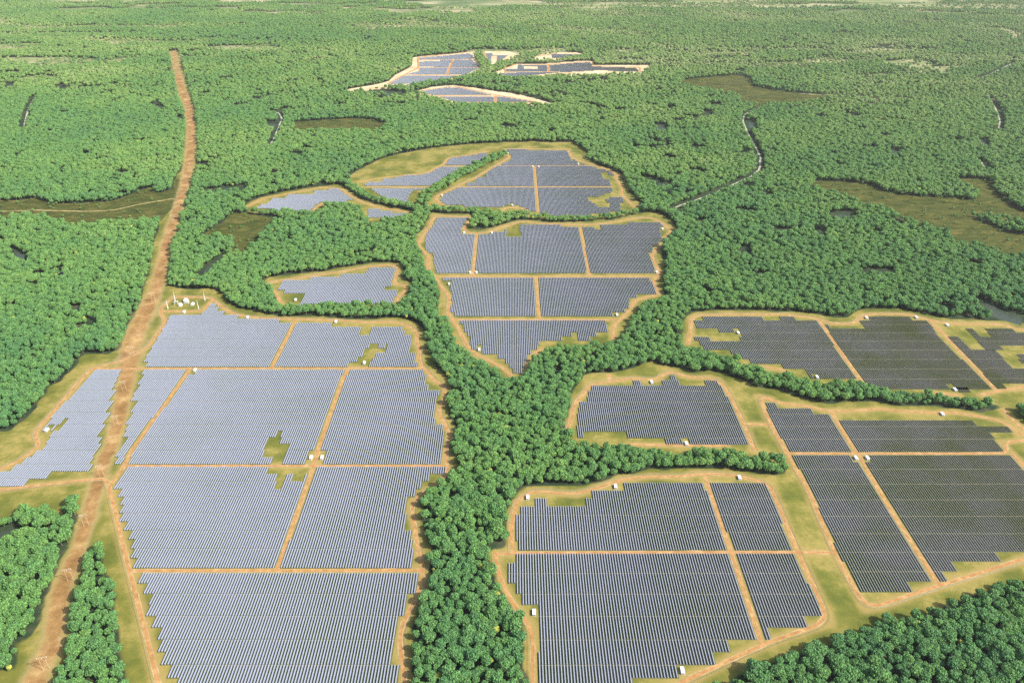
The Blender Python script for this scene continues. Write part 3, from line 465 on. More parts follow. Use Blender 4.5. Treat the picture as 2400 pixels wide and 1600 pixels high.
# ------------------------------------------------------------------ solar arrays
PITCH, SEG, HALF_W, AXH, TILT_P = 4.6, 46.2, 1.03, 1.7, rad(44)
HS = SEG / 2; GAP = 0.36
road_lines = L_road + L_far
tables = []          # (x, y0, y1, block)
cells = []; paths = []
for name, line_px, outline, holes in BLOCKS:
    poly = trace(outline); hp = [trace(h) for h in holes]
    Y0 = float(ground(1200, line_px)[1]); k0 = int(math.floor((poly[:, 1].min() - Y0) / HS)) - 1; k1 = int(math.ceil((poly[:, 1].max() - Y0) / HS)) + 1
    c0 = int(math.floor(poly[:, 0].min() / PITCH)); c1 = int(math.ceil(poly[:, 0].max() / PITCH))
    cols = np.arange(c0, c1 + 1); ks = np.arange(k0, k1 + 1)
    C, K = np.meshgrid(cols, ks); C = C.ravel(); K = K.ravel()
    score = np.zeros(len(C))
    for f in (0.2, 0.5, 0.8):
        Q = np.stack([C * PITCH, Y0 + (K + f) * HS], 1); score += in_poly(Q, poly) & ~in_any(Q, hp)
    Q = np.stack([C * PITCH, Y0 + (K + .5) * HS], 1); ok = score >= 2
    far_block = name.startswith("distant")
    idx = np.nonzero(ok)[0]
    for L in (L_far if far_block else L_road):
        if not len(idx): break
        for f in (0.25, 0.75):
            Qs = np.stack([C[idx] * PITCH, Y0 + (K[idx] + f) * HS], 1); idx = idx[seg_dist(Qs, L, 20) > (9 if far_block else 6.5)]
    keep = []
    for t in idx:
        qx, qy = C[t] * PITCH, Y0 + (K[t] + .5) * HS
        if np.any((abs(P_box[:, 0] - qx) < 7) & (abs(P_box[:, 1] + 4 - qy) < HS / 2 + 6)): continue
        keep.append((int(C[t]), int(K[t])))
    S = set(keep)
    for (cc, k) in sorted(S):
        cells.append((cc * PITCH - PITCH / 2 - 1.2, cc * PITCH + PITCH / 2 + .3, Y0 + k * HS, Y0 + (k + 1) * HS))
        if k % 2 == 0 and (cc, k - 1) in S: paths.append((cc * PITCH - PITCH / 2, cc * PITCH + PITCH / 2, Y0 + k * HS))
        if k % 2 == 0 and (cc, k + 1) in S: tables.append((cc * PITCH, Y0 + k * HS + GAP, Y0 + (k + 2) * HS - GAP, name, k // 2))
        elif k % 2 == 0 or (cc, k - 1) not in S: tables.append((cc * PITCH, Y0 + k * HS + GAP, Y0 + (k + 1) * HS - GAP, name, k // 2))
print("TABLES", len(tables), "CELLS", len(cells))
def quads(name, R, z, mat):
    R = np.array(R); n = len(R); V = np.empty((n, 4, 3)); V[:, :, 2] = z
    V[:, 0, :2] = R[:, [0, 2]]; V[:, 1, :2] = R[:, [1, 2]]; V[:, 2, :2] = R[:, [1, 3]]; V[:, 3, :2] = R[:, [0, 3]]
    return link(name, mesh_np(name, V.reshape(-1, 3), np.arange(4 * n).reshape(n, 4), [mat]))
# merge neighbouring cells of a row into long rectangles so that no two faces overlap
cells.sort(key=lambda r: (round(r[2], 2), r[0])); merged = []
for r in cells:
    if merged and abs(merged[-1][2] - r[2]) < .01 and r[0] <= merged[-1][1] + .01: merged[-1][1] = max(merged[-1][1], r[1])
    else: merged.append(list(r))
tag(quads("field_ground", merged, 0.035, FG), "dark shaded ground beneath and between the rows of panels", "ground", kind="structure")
paths.sort(key=lambda r: (round(r[2], 2), r[0])); mp = []
for a, b_, y in paths:
    if mp and abs(mp[-1][2] - (y - .34)) < .01 and a <= mp[-1][1] + .01: mp[-1][1] = b_
    else: mp.append([a, b_, y - .34, y + .34])
tag(quads("row_path", mp, 0.05, PATH_MAT), "thin pale paths crossing the panel fields between the rows", "path", kind="structure")

def table_mesh(length):
    """glass slab with its rim, local origin at the row's south end on the ground"""
    ca, sa = math.cos(TILT_P), math.sin(TILT_P); th = 0.07
    pr = [(HALF_W * ca, -HALF_W * sa), (-HALF_W * ca, HALF_W * sa)]       # east low edge, west high edge
    V = []
    for y in (0, length):
        for (x, z) in pr:
            V.append((x, y, AXH + z)); V.append((x - th * sa, y, AXH + z - th * ca))
    F = [(0, 2, 6, 4), (1, 5, 7, 3), (0, 4, 5, 1), (2, 3, 7, 6), (0, 1, 3, 2), (4, 6, 7, 5)]
    return V, F, [0, 1, 1, 1, 1, 1]
def frame_mb(length):
    m = MB(); m.tube((-.08, 0.05, AXH - .1), (-.08, length - .05, AXH - .1), .09, .09, 6)
    n = max(2, int(length // 7.5)); 
    for k in range(n + 1): y = .3 + (length - .6) * k / n; m.box(-.16, 0.0, y - .08, y + .08, -.1, AXH - .12)
    return m
# the 300 rows that show largest stand alone
def show_area(t):
    x, y0, y1 = t[0], t[1], t[2]
    px0, py0 = pixel(x, y1, AXH); px1, py1 = pixel(x, y0, AXH)
    a, b_ = max(py0, 0), min(py1, 1600)
    if b_ <= a or not (-5 < px1 < 2405): return 0
    zc = ((y0 + y1) / 2) * CS + CAM_H * SN; w = FPX / zc * HALF_W * 2 * (math.cos(TILT_P) - math.sin(TILT_P) * x / max(((y0 + y1) / 2 * SN * 0 + CAM_H), 1) * 1.0)
    return (b_ - a) * max(w, .3)
order = sorted(range(len(tables)), key=lambda i: -show_area(tables[i])); own = set(order[:300])
by_tier = {}
for i in own: by_tier.setdefault((tables[i][3], tables[i][4]), []).append(i)
protos = {}
PLACE = {"front_left": "front array left of the wood", "lower_left": "lower left array behind the first crossing road", "front_right": "front array right of the wood",
         "lower_right": "array behind the front right one", "east_c": "narrow array at the right", "east_d": "array at the right edge", "far_left": "array left of the power line strip", "left": "large left array"}
for (bn, tier), ids in sorted(by_tier.items()):
    ids.sort(key=lambda i: tables[i][0]); tiers = sorted(t for (q, t) in by_tier if q == bn); rank = tiers.index(tier)
    tword = ["first tier", "second tier", "third tier", "fourth tier", "fifth tier", "sixth tier"][min(rank, 5)]
    for n, i in enumerate(ids):
        x, y0, y1, _, _ = tables[i]; Ln = round(y1 - y0, 2)
        if Ln not in protos:
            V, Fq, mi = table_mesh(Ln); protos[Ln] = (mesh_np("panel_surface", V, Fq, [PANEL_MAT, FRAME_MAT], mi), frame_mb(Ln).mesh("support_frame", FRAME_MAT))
        r = link("solar_panel_row", None); r.location = (x, y0, 0); r.empty_display_size = 1
        where = "%s, %s" % (PLACE.get(bn, "array"), tword)
        short = "short " if Ln < 30 else ""
        od = lambda q: "%d%s" % (q, "th" if 10 < q % 100 < 14 else {1: "st", 2: "nd", 3: "rd"}.get(q % 10, "th"))
        if n == 0: lab = "%spanel row at the left end, %s" % (short, where)
        elif n == len(ids) - 1: lab = "%spanel row at the right end, %s" % (short, where)
        elif n < len(ids) / 2: lab = "%s %spanel row from the left, %s" % (od(n + 1), short, where)
        else: lab = "%s %spanel row from the right, %s" % (od(len(ids) - n), short, where)
        tag(r, " ".join(lab.split()[:16]), "solar panels", "solar panel rows of the %s" % PLACE.get(bn, "array"))
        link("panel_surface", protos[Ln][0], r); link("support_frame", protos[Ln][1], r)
rest = [tables[i] for i in range(len(tables)) if i not in own]
V0, F0, m0 = table_mesh(1.0); V0 = np.array(V0); F0 = np.array(F0); n = len(rest)
T = np.array([(t[0], t[1], t[2] - t[1]) for t in rest])
VV = np.repeat(V0[None], n, 0); VV[:, :, 0] += T[:, 0, None]; VV[:, :, 1] = T[:, 1, None] + V0[None, :, 1] * T[:, 2, None]
tube = np.array([(-.17, 0, AXH - .19), (.01, 0, AXH - .19), (.01, 1, AXH - .19), (-.17, 1, AXH - .19), (-.17, 0, AXH - .05), (.01, 0, AXH - .05), (.01, 1, AXH - .05), (-.17, 1, AXH - .05)])
VT = np.repeat(tube[None], n, 0); VT[:, :, 0] += T[:, 0, None]; VT[:, :, 1] = T[:, 1, None] + tube[None, :, 1] * T[:, 2, None]
FF = (F0[None] + (np.arange(n) * 8)[:, None, None]).reshape(-1, 4); FT = (BOXF[None] + (np.arange(n) * 8)[:, None, None]).reshape(-1, 4) + 8 * n
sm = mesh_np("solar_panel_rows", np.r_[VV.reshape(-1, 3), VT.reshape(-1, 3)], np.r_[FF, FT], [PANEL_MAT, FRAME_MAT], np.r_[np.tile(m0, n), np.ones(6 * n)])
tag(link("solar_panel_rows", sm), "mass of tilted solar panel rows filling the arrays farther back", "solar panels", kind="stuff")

# ------------------------------------------------------------------ perimeter fences
TX = np.array([(t[0], (t[1] + t[2]) / 2) for t in tables])
def offset_line(L, d):
    pts = [L[0]]
    for a, b_ in zip(L[:-1], L[1:]):
        n = max(1, int(np.hypot(*(b_ - a)) // 12)); pts += [a + (b_ - a) * k / n for k in range(1, n + 1)]
    pts = np.array(pts)
    for _ in range(4): pts[1:-1] = (pts[:-2] + 2 * pts[1:-1] + pts[2:]) / 4
    t = np.gradient(pts, axis=0); t /= np.maximum(np.hypot(t[:, 0], t[:, 1]), 1e-6)[:, None]
    return pts + np.stack([-t[:, 1], t[:, 0]], 1) * d
def fence(L, label):
    best = None
    for d in (-7.0, 7.0):
        o = offset_line(L, d * 4); m = np.mean([np.min(np.hypot(TX[:, 0] - q[0], TX[:, 1] - q[1])) for q in o[::4]])
        if best is None or m > best[0]: best = (m, d)
    P_ = offset_line(L, best[1]); m = MB()
    for j in range(len(P_) - 1):
        a, b_ = P_[j], P_[j + 1]; m.tube((a[0], a[1], 0), (a[0], a[1], 2.3), .09, .09, 4)
        for z in (.25, .8, 1.35, 1.9, 2.2): m.tube((a[0], a[1], z), (b_[0], b_[1], z), .045, .045, 3, False)
    tag(m.obj("perimeter_fence", GREY_MAT), label, "fence", "grey perimeter fences along the dirt roads")
for k, lab in ((6, "grey fence along the outer road down the left edge to the bottom"), (7, "grey fence around the big left farm beside the winding road"), (9, "grey fence around the small tree-ringed field"),
               (10, "grey fence along the left and top of the middle field"), (21, "grey fence around the upper middle field"), (28, "grey fence above the far right arrays under the wood"),
               (36, "grey fence around the eastern arrays along the slanting road"), (41, "grey fence around the array right of the wooded centre"), (44, "grey fence around the lower right arrays"), (47, "grey fence beside the road left of the front right array")):
    fence(L_road[k], lab)

# ------------------------------------------------------------------ inverter containers
def make_container():
    r = link("equipment_container", None)
    MB().box(-2.6, 2.6, 0, 11.5, 0.45, 4.0).obj("container_body", WHITE_MAT, r, .12)
    MB().box(-2.9, 2.9, -.4, 11.9, 0, .45).obj("concrete_plinth", CONC_MAT, r)
    MB().box(-2.75, 2.75, -.12, 11.62, 4.0, 4.22).obj("roof_cap", WHITE_MAT, r)
    g = MB()
    for k in range(3): g.box(2.6, 2.66, 1.2 + 3.3 * k, 3.2 + 3.3 * k, 1.0, 3.1)
    g.obj("side_vent", GREY_MAT, r)
    MB().box(-1.9, 1.9, -.07, 0, .6, 3.6).obj("door", GREY_MAT, r)
    return r
def copy_tree(o, parent=None):
    c = o.copy(); COL.objects.link(c); c.parent = parent
    for ch in list(o.children): copy_tree(ch, c)
    return c
BOX_LABELS = ["south of the substation yard", "at the top edge of the upper left array", "beside the second array of the upper left field", "just below the crossing road in the left array",
 "in the notch of the array left of the power line", "at the foot of the small tree-ringed field", "in the grassy notch right of the upper left array", "left of the short road in the middle field",
 "right of the short road in the middle field", "on the left rim of the middle field", "at the lower left rim of the middle field", "at the lower right of the middle field", "at the right rim of the middle field by the road bend",
 "in the top right corner of the middle field", "above the array right of the wooded centre", "in the grass notch of the far right field's left array", "at the top left of the big right array", "at the top right of the big right array",
 "in the grass right of the long slanting road", "at the lower edge above the right tree strip", "by the right end of the tree strip", "in the verge below the right tree strip", "below the array right of the wooded centre", "left of the crossing in the left array",
 "right of the crossing in the left array", "at the left corner above the lower right array", "in the notch above the lower right array", "left of the front right array beside the dirt road", "at the top right of the lower right array",
 "left of the crossroads in the eastern array", "right of the crossroads in the eastern array", "at the bottom of the front right array", "beside the diagonal tree strip of the sloping field", "in the lower notch of the upper middle field",
 "at the left tip of the upper middle field", "at the top left corner of the upper middle field", "at the lower end of the diagonal tree strip", "at the top end of the sloping field", "halfway down the diagonal tree strip",
 "left of the road mouth in the middle field's top", "at the top edge of the middle field", "left of the road top in the upper middle field", "right of the road top in the upper middle field", "on the upper right rim of the upper middle field"]
proto = None
for k, (x, y) in enumerate(P_box):
    o = make_container() if proto is None else copy_tree(proto); proto = proto or o
    o.location = (x, y - 3, 0); tag(o, "white container " + BOX_LABELS[k], "container", "white equipment containers of the solar farm")

# ------------------------------------------------------------------ power line frames
def make_pylon(h):
    r = link("power_line_frame", None)
    for s in (-1, 1): MB().tube((4.2 * s, 0, -.2), (4.2 * s, 0, h), .38, .24, 8).obj("pole", POLE_MAT, r)
    MB().box(-7.2, 7.2, -.45, -.05, h - 3.2, h - 2.3).obj("crossarm", POLE_MAT, r)
    x = MB(); x.tube((-4.2, .1, h - 12), (4.2, .1, h - 4), .14, .14, 5); x.tube((4.2, -.1, h - 12), (-4.2, -.1, h - 4), .14, .14, 5); x.obj("brace", POLE_MAT, r)
    for q in (-6.4, 0, 6.4): MB().tube((q, -.25, h - 5.2), (q, -.25, h - 3.2), .28, .28, 6).obj("insulator", WHITE_MAT, r)
    return r
PYL = trace("6:315,1474 481,872 588,498 694,162 3:795,1358 848,1120 901,878 1047,512 1150,92 0:1178,1510 1202,1428 1240,1330 1262,1235 1290,1150")
PL = ["beside the wood at the bottom left", "between the two woods, left of the narrow tree wedge", "at the top of the narrow tree wedge", "above the bend of the orange road", "right of the gap in the left panel field",
      "beside the left panel field's upper steps", "at the fork of the orange roads", "left of the substation yard", "where the strip narrows between the woods", "below the marsh on the sandy strip", "beside the marsh trail's end",
      "above the marsh trail on the strip", "on the sandy strip above the side ditch", "farthest up the sandy strip"]
proto = None
for k, (x, y) in enumerate(PYL):
    o = make_pylon(29.0) if proto is None else copy_tree(proto); proto = proto or o
    o.location = (x, y, 0); nb = PYL[min(k + 1, len(PYL) - 1)] - PYL[max(k - 1, 0)]; o.rotation_euler.z = math.atan2(nb[1], nb[0]) - math.pi / 2
    tag(o, "pale H-shaped power frame " + PL[k], "power pole", "power line frames along the sandy strip")

# ------------------------------------------------------------------ substation
mast_l = ["front left corner", "back left corner", "front right corner", "back right corner"]; proto = None
for k, (x, y) in enumerate(trace("S:335,615 575,340 1360,620 1575,340")):
    if proto is None:
        proto = o = link("lightning_mast", None)
        MB().tube((0, 0, 0), (0, 0, 27), 1.1, .25, 10).obj("pole", WHITE_MAT, o); MB().tube((0, 0, 27), (0, 0, 31), .12, .05, 6).obj("rod", GREY_MAT, o); MB().box(-1.4, 1.4, -1.4, 1.4, -.1, .5).obj("footing", CONC_MAT, o)
    else: o = copy_tree(proto)
    o.location = (x, y, 0); tag(o, "white tapering mast at the %s of the substation yard" % mast_l[k], "mast", "white masts around the substation yard")
def transformer(x, y, s, label):
    r = link("transformer", None); r.location = (x, y, 0); tag(r, label, "transformer", "white equipment in the substation yard")
    MB().box(-3.6 * s, 3.6 * s, -4 * s, 4 * s, .5, 6.5 * s).obj("tank", WHITE_MAT, r, .25)
    for sgn in (-1, 1):
        m = MB()
        for k in range(6): m.box(sgn * 3.8 * s - .9, sgn * 3.8 * s + .9, (-3.3 + 1.3 * k) * s, (-3.3 + 1.3 * k) * s + .35, 1.0, 5.6 * s)
        m.obj("radiator", WHITE_MAT, r)
    for k in (-1, 0, 1): MB().tube((1.8 * k * s, 0, 6.5 * s), (2.2 * k * s, 0, 9.6 * s), .38, .2, 8).obj("bushing", WHITE_MAT, r)
    MB().tube((-2.6 * s, 2.8 * s, 7.6 * s), (2.6 * s, 2.8 * s, 7.6 * s), .9, .9, 10).obj("oil_drum", WHITE_MAT, r)
    MB().box(-4.6 * s, 4.6 * s, -4.8 * s, 4.8 * s, 0, .5).obj("plinth", CONC_MAT, r)
def gantry(x, y, label):
    r = link("busbar_gantry", None); r.location = (x, y, 0); tag(r, label, "gantry", "white equipment in the substation yard")
    for sx in (-4.5, 4.5):
        for sy in (-3, 3): MB().tube((sx, sy, 0), (sx, sy, 9), .45, .38, 8).obj("post", WHITE_MAT, r)
    for sx in (-4.5, 4.5): MB().box(sx - .4, sx + .4, -3.5, 3.5, 8.6, 9.5).obj("side_beam", WHITE_MAT, r)
    for k in (-2, 0, 2): MB().tube((-5, k, 10.4), (5, k, 10.4), .3, .3, 6).obj("busbar", WHITE_MAT, r)
def ctrl(x, y, label):
    r = link("control_building", None); r.location = (x, y, 0); tag(r, label, "building", "white equipment in the substation yard")
    MB().box(-4, 4, -5, 5, 0, 4).obj("wall", WHITE_MAT, r)
    m = MB(); m.v = [(-4.5, -5.5, 4), (4.5, -5.5, 4), (4.5, 5.5, 4), (-4.5, 5.5, 4), (0, -5.5, 6.2), (0, 5.5, 6.2)]; m.f = [(0, 3, 2, 1), (0, 1, 4), (2, 3, 5), (1, 2, 5, 4), (3, 0, 4, 5)]; m.obj("roof", WHITE_MAT, r)
    MB().box(-1, 1, -5.06, -5, 0, 2.4).obj("door", GREY_MAT, r)
q = trace("S:625,475 760,520 910,440 985,450 1160,490")
gantry(q[0][0], q[0][1], "white post and busbar frame at the left of the substation equipment"); transformer(q[1][0], q[1][1], 1.0, "white transformer nearest the front of the substation yard")
transformer(q[2][0], q[2][1] + 8, 1.35, "tallest white transformer in the middle of the substation yard"); gantry(q[3][0], q[3][1], "white busbar frame right of the tallest transformer")
ctrl(q[4][0], q[4][1], "small white control building standing apart at the right of the yard")

# ------------------------------------------------------------------ trees
def crown_mesh(seed, wide=9.6, high=15.5, base=5.5):
    r = np.random.default_rng(seed); V = []; Fc = []; cl = []
    cz = base + high * 0.5; hz = high * 0.5
    def blob(c, rx, rz, axis, seg, rings, val, jag):
        k = len(V); a = Vector(axis).normalized(); t = a.orthogonal().normalized(); s = a.cross(t)
        V.append(tuple(Vector(c) + a * rz)); cl.append(val)
        for j in range(1, rings + 1):
            th = math.pi * 0.62 * j / rings
            for q in range(seg):
                ph = 2 * math.pi * (q + .5 * (j % 2)) / seg; jr = 1 + jag * (r.random() - .5)
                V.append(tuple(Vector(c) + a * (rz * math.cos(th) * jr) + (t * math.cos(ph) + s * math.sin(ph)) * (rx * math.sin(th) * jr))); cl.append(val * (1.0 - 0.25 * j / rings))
        for q in range(seg): Fc.append((k, k + 1 + q, k + 1 + (q + 1) % seg, k + 1 + (q + 1) % seg))
        for j in range(1, rings):
            for q in range(seg):
                a0 = k + 1 + (j - 1) * seg + q; a1 = k + 1 + (j - 1) * seg + (q + 1) % seg
                Fc.append((a0, a0 + seg, a1 + seg, a1))
    lob = [(r.uniform(0, 6.283), r.uniform(-.1, .9), r.uniform(.75, 1.0)) for _ in range(7)]
    def radius(d):      # lumpy outline
        g = 0.80
        for ph, el, am in lob:
            v = Vector((math.cos(ph) * math.cos(el), math.sin(ph) * math.cos(el), math.sin(el))); g = max(g, 0.80 + 0.26 * am * max(0, (d.dot(v) - .72) / .28))
        return g
    blob((0, 0, cz), wide * .70, hz * .74, (0, 0, 1), 10, 4, .14, .2)  # core coloured darker, painting shade into the gaps between leaf clumps
    n = 165
    for i_ in range(n):
        z = 1 - 1.55 * (i_ + .5) / n; ph = i_ * 2.39996 + r.uniform(-.35, .35); rr = math.sqrt(max(0, 1 - z * z)); d = Vector((rr * math.cos(ph), rr * math.sin(ph), z))
        g = radius(d) * r.uniform(.84, 1.08); c = Vector((d.x * wide * g * .84, d.y * wide * g * .84, cz + d.z * hz * g * .86))
        sz = r.uniform(.8, 1.75); ax = d + Vector((r.uniform(-.4, .4), r.uniform(-.4, .4), r.uniform(.1, .7)))
        blob(c, sz, sz * r.uniform(.9, 1.5), ax, 5, 2, r.uniform(.1, 1.0), .6)
    tri = [f[:3] if f[2] == f[3] else f for f in Fc]
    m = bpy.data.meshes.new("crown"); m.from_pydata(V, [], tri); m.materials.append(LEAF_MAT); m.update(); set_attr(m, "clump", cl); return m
def trunk_mesh(seed):
    r = random.Random(seed); m = MB(); m.tube((0, 0, -.5), (r.uniform(-.3, .3), r.uniform(-.3, .3), 9.5), .62, .34, 7)
    for k in range(4):
        a = k * 1.57 + r.uniform(-.4, .4); m.tube((0, 0, 5.5 + k * .8), (math.cos(a) * 4.2, math.sin(a) * 4.2, 10 + k * .8), .28, .1, 5)
    return m.mesh("trunk", BARK_MAT)
KINDS = [crown_mesh(11), crown_mesh(23, 9.0, 17.5, 5.0), crown_mesh(37, 10.4, 14.0, 5.8), crown_mesh(51, 8.2, 14.5, 4.6)]
TRUNKS = [trunk_mesh(3 + k) for k in range(4)]
def scatter(y0, y1, step, seed):
    xm = 0.70 * (CS * y1 + CAM_H * SN) + 60
    gx = np.arange(-xm, xm, step); gy = np.arange(y0, y1, step * .92)
    X, Y = np.meshgrid(gx, gy); X[1::2] += step / 2; Q = np.stack([X.ravel(), Y.ravel()], 1)
    Q += np.random.default_rng(seed).uniform(-.36, .36, Q.shape) * step
    px, py = pixel(Q[:, 0], Q[:, 1]); return Q[(px > -150) & (px < 2550) & (py < 1720)]
bands = [(640, 2400, 12.9, .86, 1), (2400, 4600, 15.0, .95, 2), (4600, 10300, 19.5, 1.0, 3)]
allQ = []; allS = []
hug = P_clear + P_sand
for (y0, y1, st, sc_, sd) in bands:
    Q = scatter(y0, y1, st, sd)
    bad = in_any(Q, P_marsh + P_gap) | (in_any(Q, P_meadow) & (np.random.default_rng(90 + sd).random(len(Q)) < .82))
    for dx, dy in ((0, 0), (5, 0), (-5, 0), (0, 5), (0, -5)): bad |= in_any(Q + (dx, dy), hug)
    strip = np.zeros(len(Q), bool)
    for L, w in L_strip: strip |= seg_dist(Q, L, 120) < w
    bad &= ~strip
    for L in L_road: bad |= (seg_dist(Q, L, 30) < 7.5) & ~strip
    for L, w in L_track: bad |= (seg_dist(Q, L, 60) < w + 5.5) | (seg_dist(Q + (0, 17), L, 60) < w + 5.5)
    # natural openings in the wood, larger and more frequent far away
    n1 = vnoise(Q, 95, 21) * .55 + vnoise(Q, 38, 22) * .45
    bad |= (n1 < 0.195 + .08 * np.clip((Q[:, 1] - 1800) / 2500, 0, 1)) & ~strip & (Q[:, 1] > 1500)
    bad |= np.random.default_rng(70 + sd).random(len(Q)) < .8 * thin_wood(Q)
    farf = np.clip((Q[:, 1] - 7300 + Q[:, 0] * -.12) / 2600, 0, 1) * np.clip(.82 + Q[:, 0] / 18000, .6, 1); n2 = vnoise(Q * (0.45, 1), 330, 31) * .65 + vnoise(Q * (.5, 1), 110, 32) * .35
    bad |= n2 < farf * 0.75
    scrub = in_any(Q, P_marsh + P_mpaint) & (np.random.default_rng(80 + sd).random(len(Q)) < .055) & (seg_dist(Q, L_corr, 120) > 60)
    for L in L_road: scrub &= seg_dist(Q, L, 30) > 12
    bad &= ~scrub; sz = np.where(scrub, .42, sc_) * (0.93 + .2 * vnoise(Q, 140, 77))
    allQ.append(Q[~bad]); allS.append(sz[~bad])
Q = np.concatenate(allQ); S_ = np.concatenate(allS) * np.clip(np.random.default_rng(5).normal(1.0, .17, len(Q)), .6, 1.42)
r5 = np.random.default_rng(6); rot = r5.uniform(0, 6.283, len(Q)); kind = r5.integers(0, 4, len(Q))
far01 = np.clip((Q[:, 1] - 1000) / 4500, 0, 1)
tint = 0.20 + 0.38 * far01 + 0.42 * (vnoise(Q * (.6, 1), 420, 41) - .5) + .22 * (vnoise(Q, 90, 42) - .5) + r5.normal(0, .07, len(Q))  # tint rises with distance, painting haze into the leaf colour
tint += .25 * thin_wood(Q) - .10 * np.clip(-Q[:, 0] / 1500, 0, 1); tint = np.clip(tint, 0, .9); odd = r5.random(len(Q)) < .014; tint[odd] = 1.0; S_[odd] *= .62  # leaf colour darkened towards the left to offset the sunlit sides seen there
print("TREES", len(Q))
px, py = pixel(Q[:, 0], Q[:, 1], 10.0); zc = Q[:, 1] * CS + CAM_H * SN; rpx = FPX / zc * 9.5 * S_
vis = np.clip((np.minimum(px + rpx, 2400) - np.maximum(px - rpx, 0)), 0, None) * np.clip((np.minimum(py + rpx, 1600) - np.maximum(py - rpx, 0)), 0, None)
top = np.argsort(-vis)[:300]; tall = np.random.default_rng(8).uniform(.86, 1.2, len(Q)); own_t = np.zeros(len(Q), bool); own_t[top] = True
def wood_of(x, y):
    if x < 170 : return "lower left wood", "trees of the lower left wood"
    if x < 400: return "narrow wedge of trees", "trees of the narrow wedge"
    if x < 1260: return "wood between the arrays", "trees of the central wooded strip"
    return "lower right wood", "trees of the lower right wood"
tree_protos = []
for k in range(4):
    tree_protos.append(None)
TLAB = []
for i in top:
    k = int(kind[i]); w, gname = wood_of(px[i], py[i])
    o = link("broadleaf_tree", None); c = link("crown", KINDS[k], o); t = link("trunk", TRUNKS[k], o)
    if tree_protos[k] is None: tree_protos[k] = (c, t)
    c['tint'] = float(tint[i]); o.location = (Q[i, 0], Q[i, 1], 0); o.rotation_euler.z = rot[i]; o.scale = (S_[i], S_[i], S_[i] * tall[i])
    shape = "small yellowish" if odd[i] else (("large " if S_[i] > 1.12 else "small " if S_[i] < .88 else "") + ["round", "tall domed", "broad flat", "slim"][k])
    hue = "" if odd[i] else ("dark green" if tint[i] < .24 else "pale green" if tint[i] > .4 else "green")
    near = min(seg_dist(Q[i:i + 1], np.r_[pl, pl[:1]], 60)[0] for pl in P_clear); ins = "edging" if near < 17 else "within"
    band = ["bottom", "lower", "middle", "upper"][int(np.clip((1600 - py[i]) // 55, 0, 3))]
    TLAB.append((o, i, gname, " ".join(("%s %s tree %s the %s %s" % (shape, hue, ins, band, w)).split())))
ORD = ["leftmost", "second from left", "third from left", "fourth from left", "fifth from left", "sixth from left", "seventh from left", "eighth from left", "ninth from left", "tenth from left"]
same = {}
for o, i, gname, lab in TLAB: same.setdefault(lab, []).append((px[i], o, gname))
for lab, lst in same.items():
    lst.sort(key=lambda e: e[0])
    for n, (_, o, gname) in enumerate(lst):
        full = lab if len(lst) == 1 else ("%s %s" % (ORD[n], lab) if n < 10 else "%dth from left %s" % (n + 1, lab))
        tag(o, " ".join(full.split()[:16]), "tree", gname)
Qr, Sr, Rr, Kr, Tr = Q[~own_t], S_[~own_t], rot[~own_t], kind[~own_t], tint[~own_t]
fm = bpy.data.meshes.new("forest"); fm.vertices.add(len(Qr)); fm.vertices.foreach_set("co", np.c_[Qr, np.zeros(len(Qr))].astype(np.float32).ravel())
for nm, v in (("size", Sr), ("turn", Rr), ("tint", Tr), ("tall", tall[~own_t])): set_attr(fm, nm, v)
a = fm.attributes.new("variant", 'INT', 'POINT'); a.data.foreach_set("value", Kr.astype(np.int32)); fm.update()
fo = tag(link("forest", fm), "dense green broadleaf forest covering the plain around the arrays to the horizon", "forest", kind="stuff")
ng = bpy.data.node_groups.new("forest_trees", 'GeometryNodeTree')
ng.interface.new_socket("Geometry", in_out='INPUT', socket_type='NodeSocketGeometry'); ng.interface.new_socket("Geometry", in_out='OUTPUT', socket_type='NodeSocketGeometry')
N = ng.nodes; L_ = ng.links; gi = N.new("NodeGroupInput"); go = N.new("NodeGroupOutput"); ip = N.new("GeometryNodeInstanceOnPoints"); jn = N.new("GeometryNodeJoinGeometry")
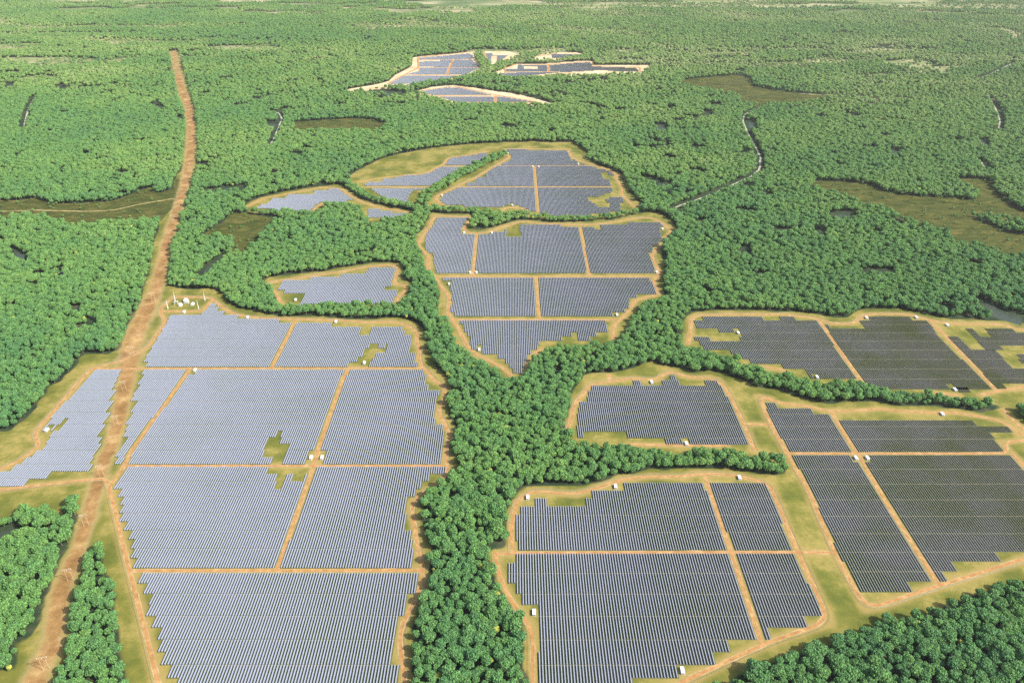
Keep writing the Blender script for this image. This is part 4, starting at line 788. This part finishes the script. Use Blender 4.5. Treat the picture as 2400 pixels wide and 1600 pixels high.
for k in reversed(range(4)):
    j2 = N.new("GeometryNodeJoinGeometry")
    for ob in tree_protos[k]:
        oi = N.new("GeometryNodeObjectInfo"); oi.inputs["Object"].default_value = ob; oi.transform_space = 'ORIGINAL'; L_.new(oi.outputs["Geometry"], j2.inputs[0])
    g2 = N.new("GeometryNodeGeometryToInstance"); L_.new(j2.outputs[0], g2.inputs[0]); L_.new(g2.outputs[0], jn.inputs[0])
def named(nm, ty):
    n = N.new("GeometryNodeInputNamedAttribute"); n.data_type = ty; n.inputs["Name"].default_value = nm; return n.outputs["Attribute"]
cx = N.new("ShaderNodeCombineXYZ"); L_.new(named("turn", 'FLOAT'), cx.inputs[2]); cs = N.new("ShaderNodeCombineXYZ")
mt = N.new("ShaderNodeMath"); mt.operation = 'MULTIPLY'; L_.new(named("size", 'FLOAT'), mt.inputs[0]); L_.new(named("tall", 'FLOAT'), mt.inputs[1])
for q in range(2): L_.new(named("size", 'FLOAT'), cs.inputs[q])
L_.new(mt.outputs[0], cs.inputs[2])
L_.new(gi.outputs[0], ip.inputs["Points"]); L_.new(jn.outputs[0], ip.inputs["Instance"]); ip.inputs["Pick Instance"].default_value = True
L_.new(named("variant", 'INT'), ip.inputs["Instance Index"]); L_.new(cx.outputs[0], ip.inputs["Rotation"]); L_.new(cs.outputs[0], ip.inputs["Scale"])
L_.new(ip.outputs[0], go.inputs[0]); md = fo.modifiers.new("forest_trees", 'NODES'); md.node_group = ng

# ------------------------------------------------------------------ haze: thin even air in one closed box
HZ = bpy.data.materials.new("haze_air"); HZ.use_nodes = True; nt = HZ.node_tree; nt.nodes.remove(nt.nodes["Principled BSDF"])
pv = nt.nodes.new("ShaderNodeVolumePrincipled"); pv.inputs["Color"].default_value = (0.95, 0.97, 0.96, 1); pv.inputs["Density"].default_value = 1.45e-5; pv.inputs["Anisotropy"].default_value = 0.2
nt.links.new(pv.outputs[0], nt.nodes["Material Output"].inputs["Volume"])
hz = MB().box(-95000, 95000, -25000, 155000, -3, 1030).obj("haze", HZ); hz['kind'] = 'stuff'; tag(hz, "thin pale haze in the air over the distant forest", "haze")
scene.cycles.volume_bounces = 0
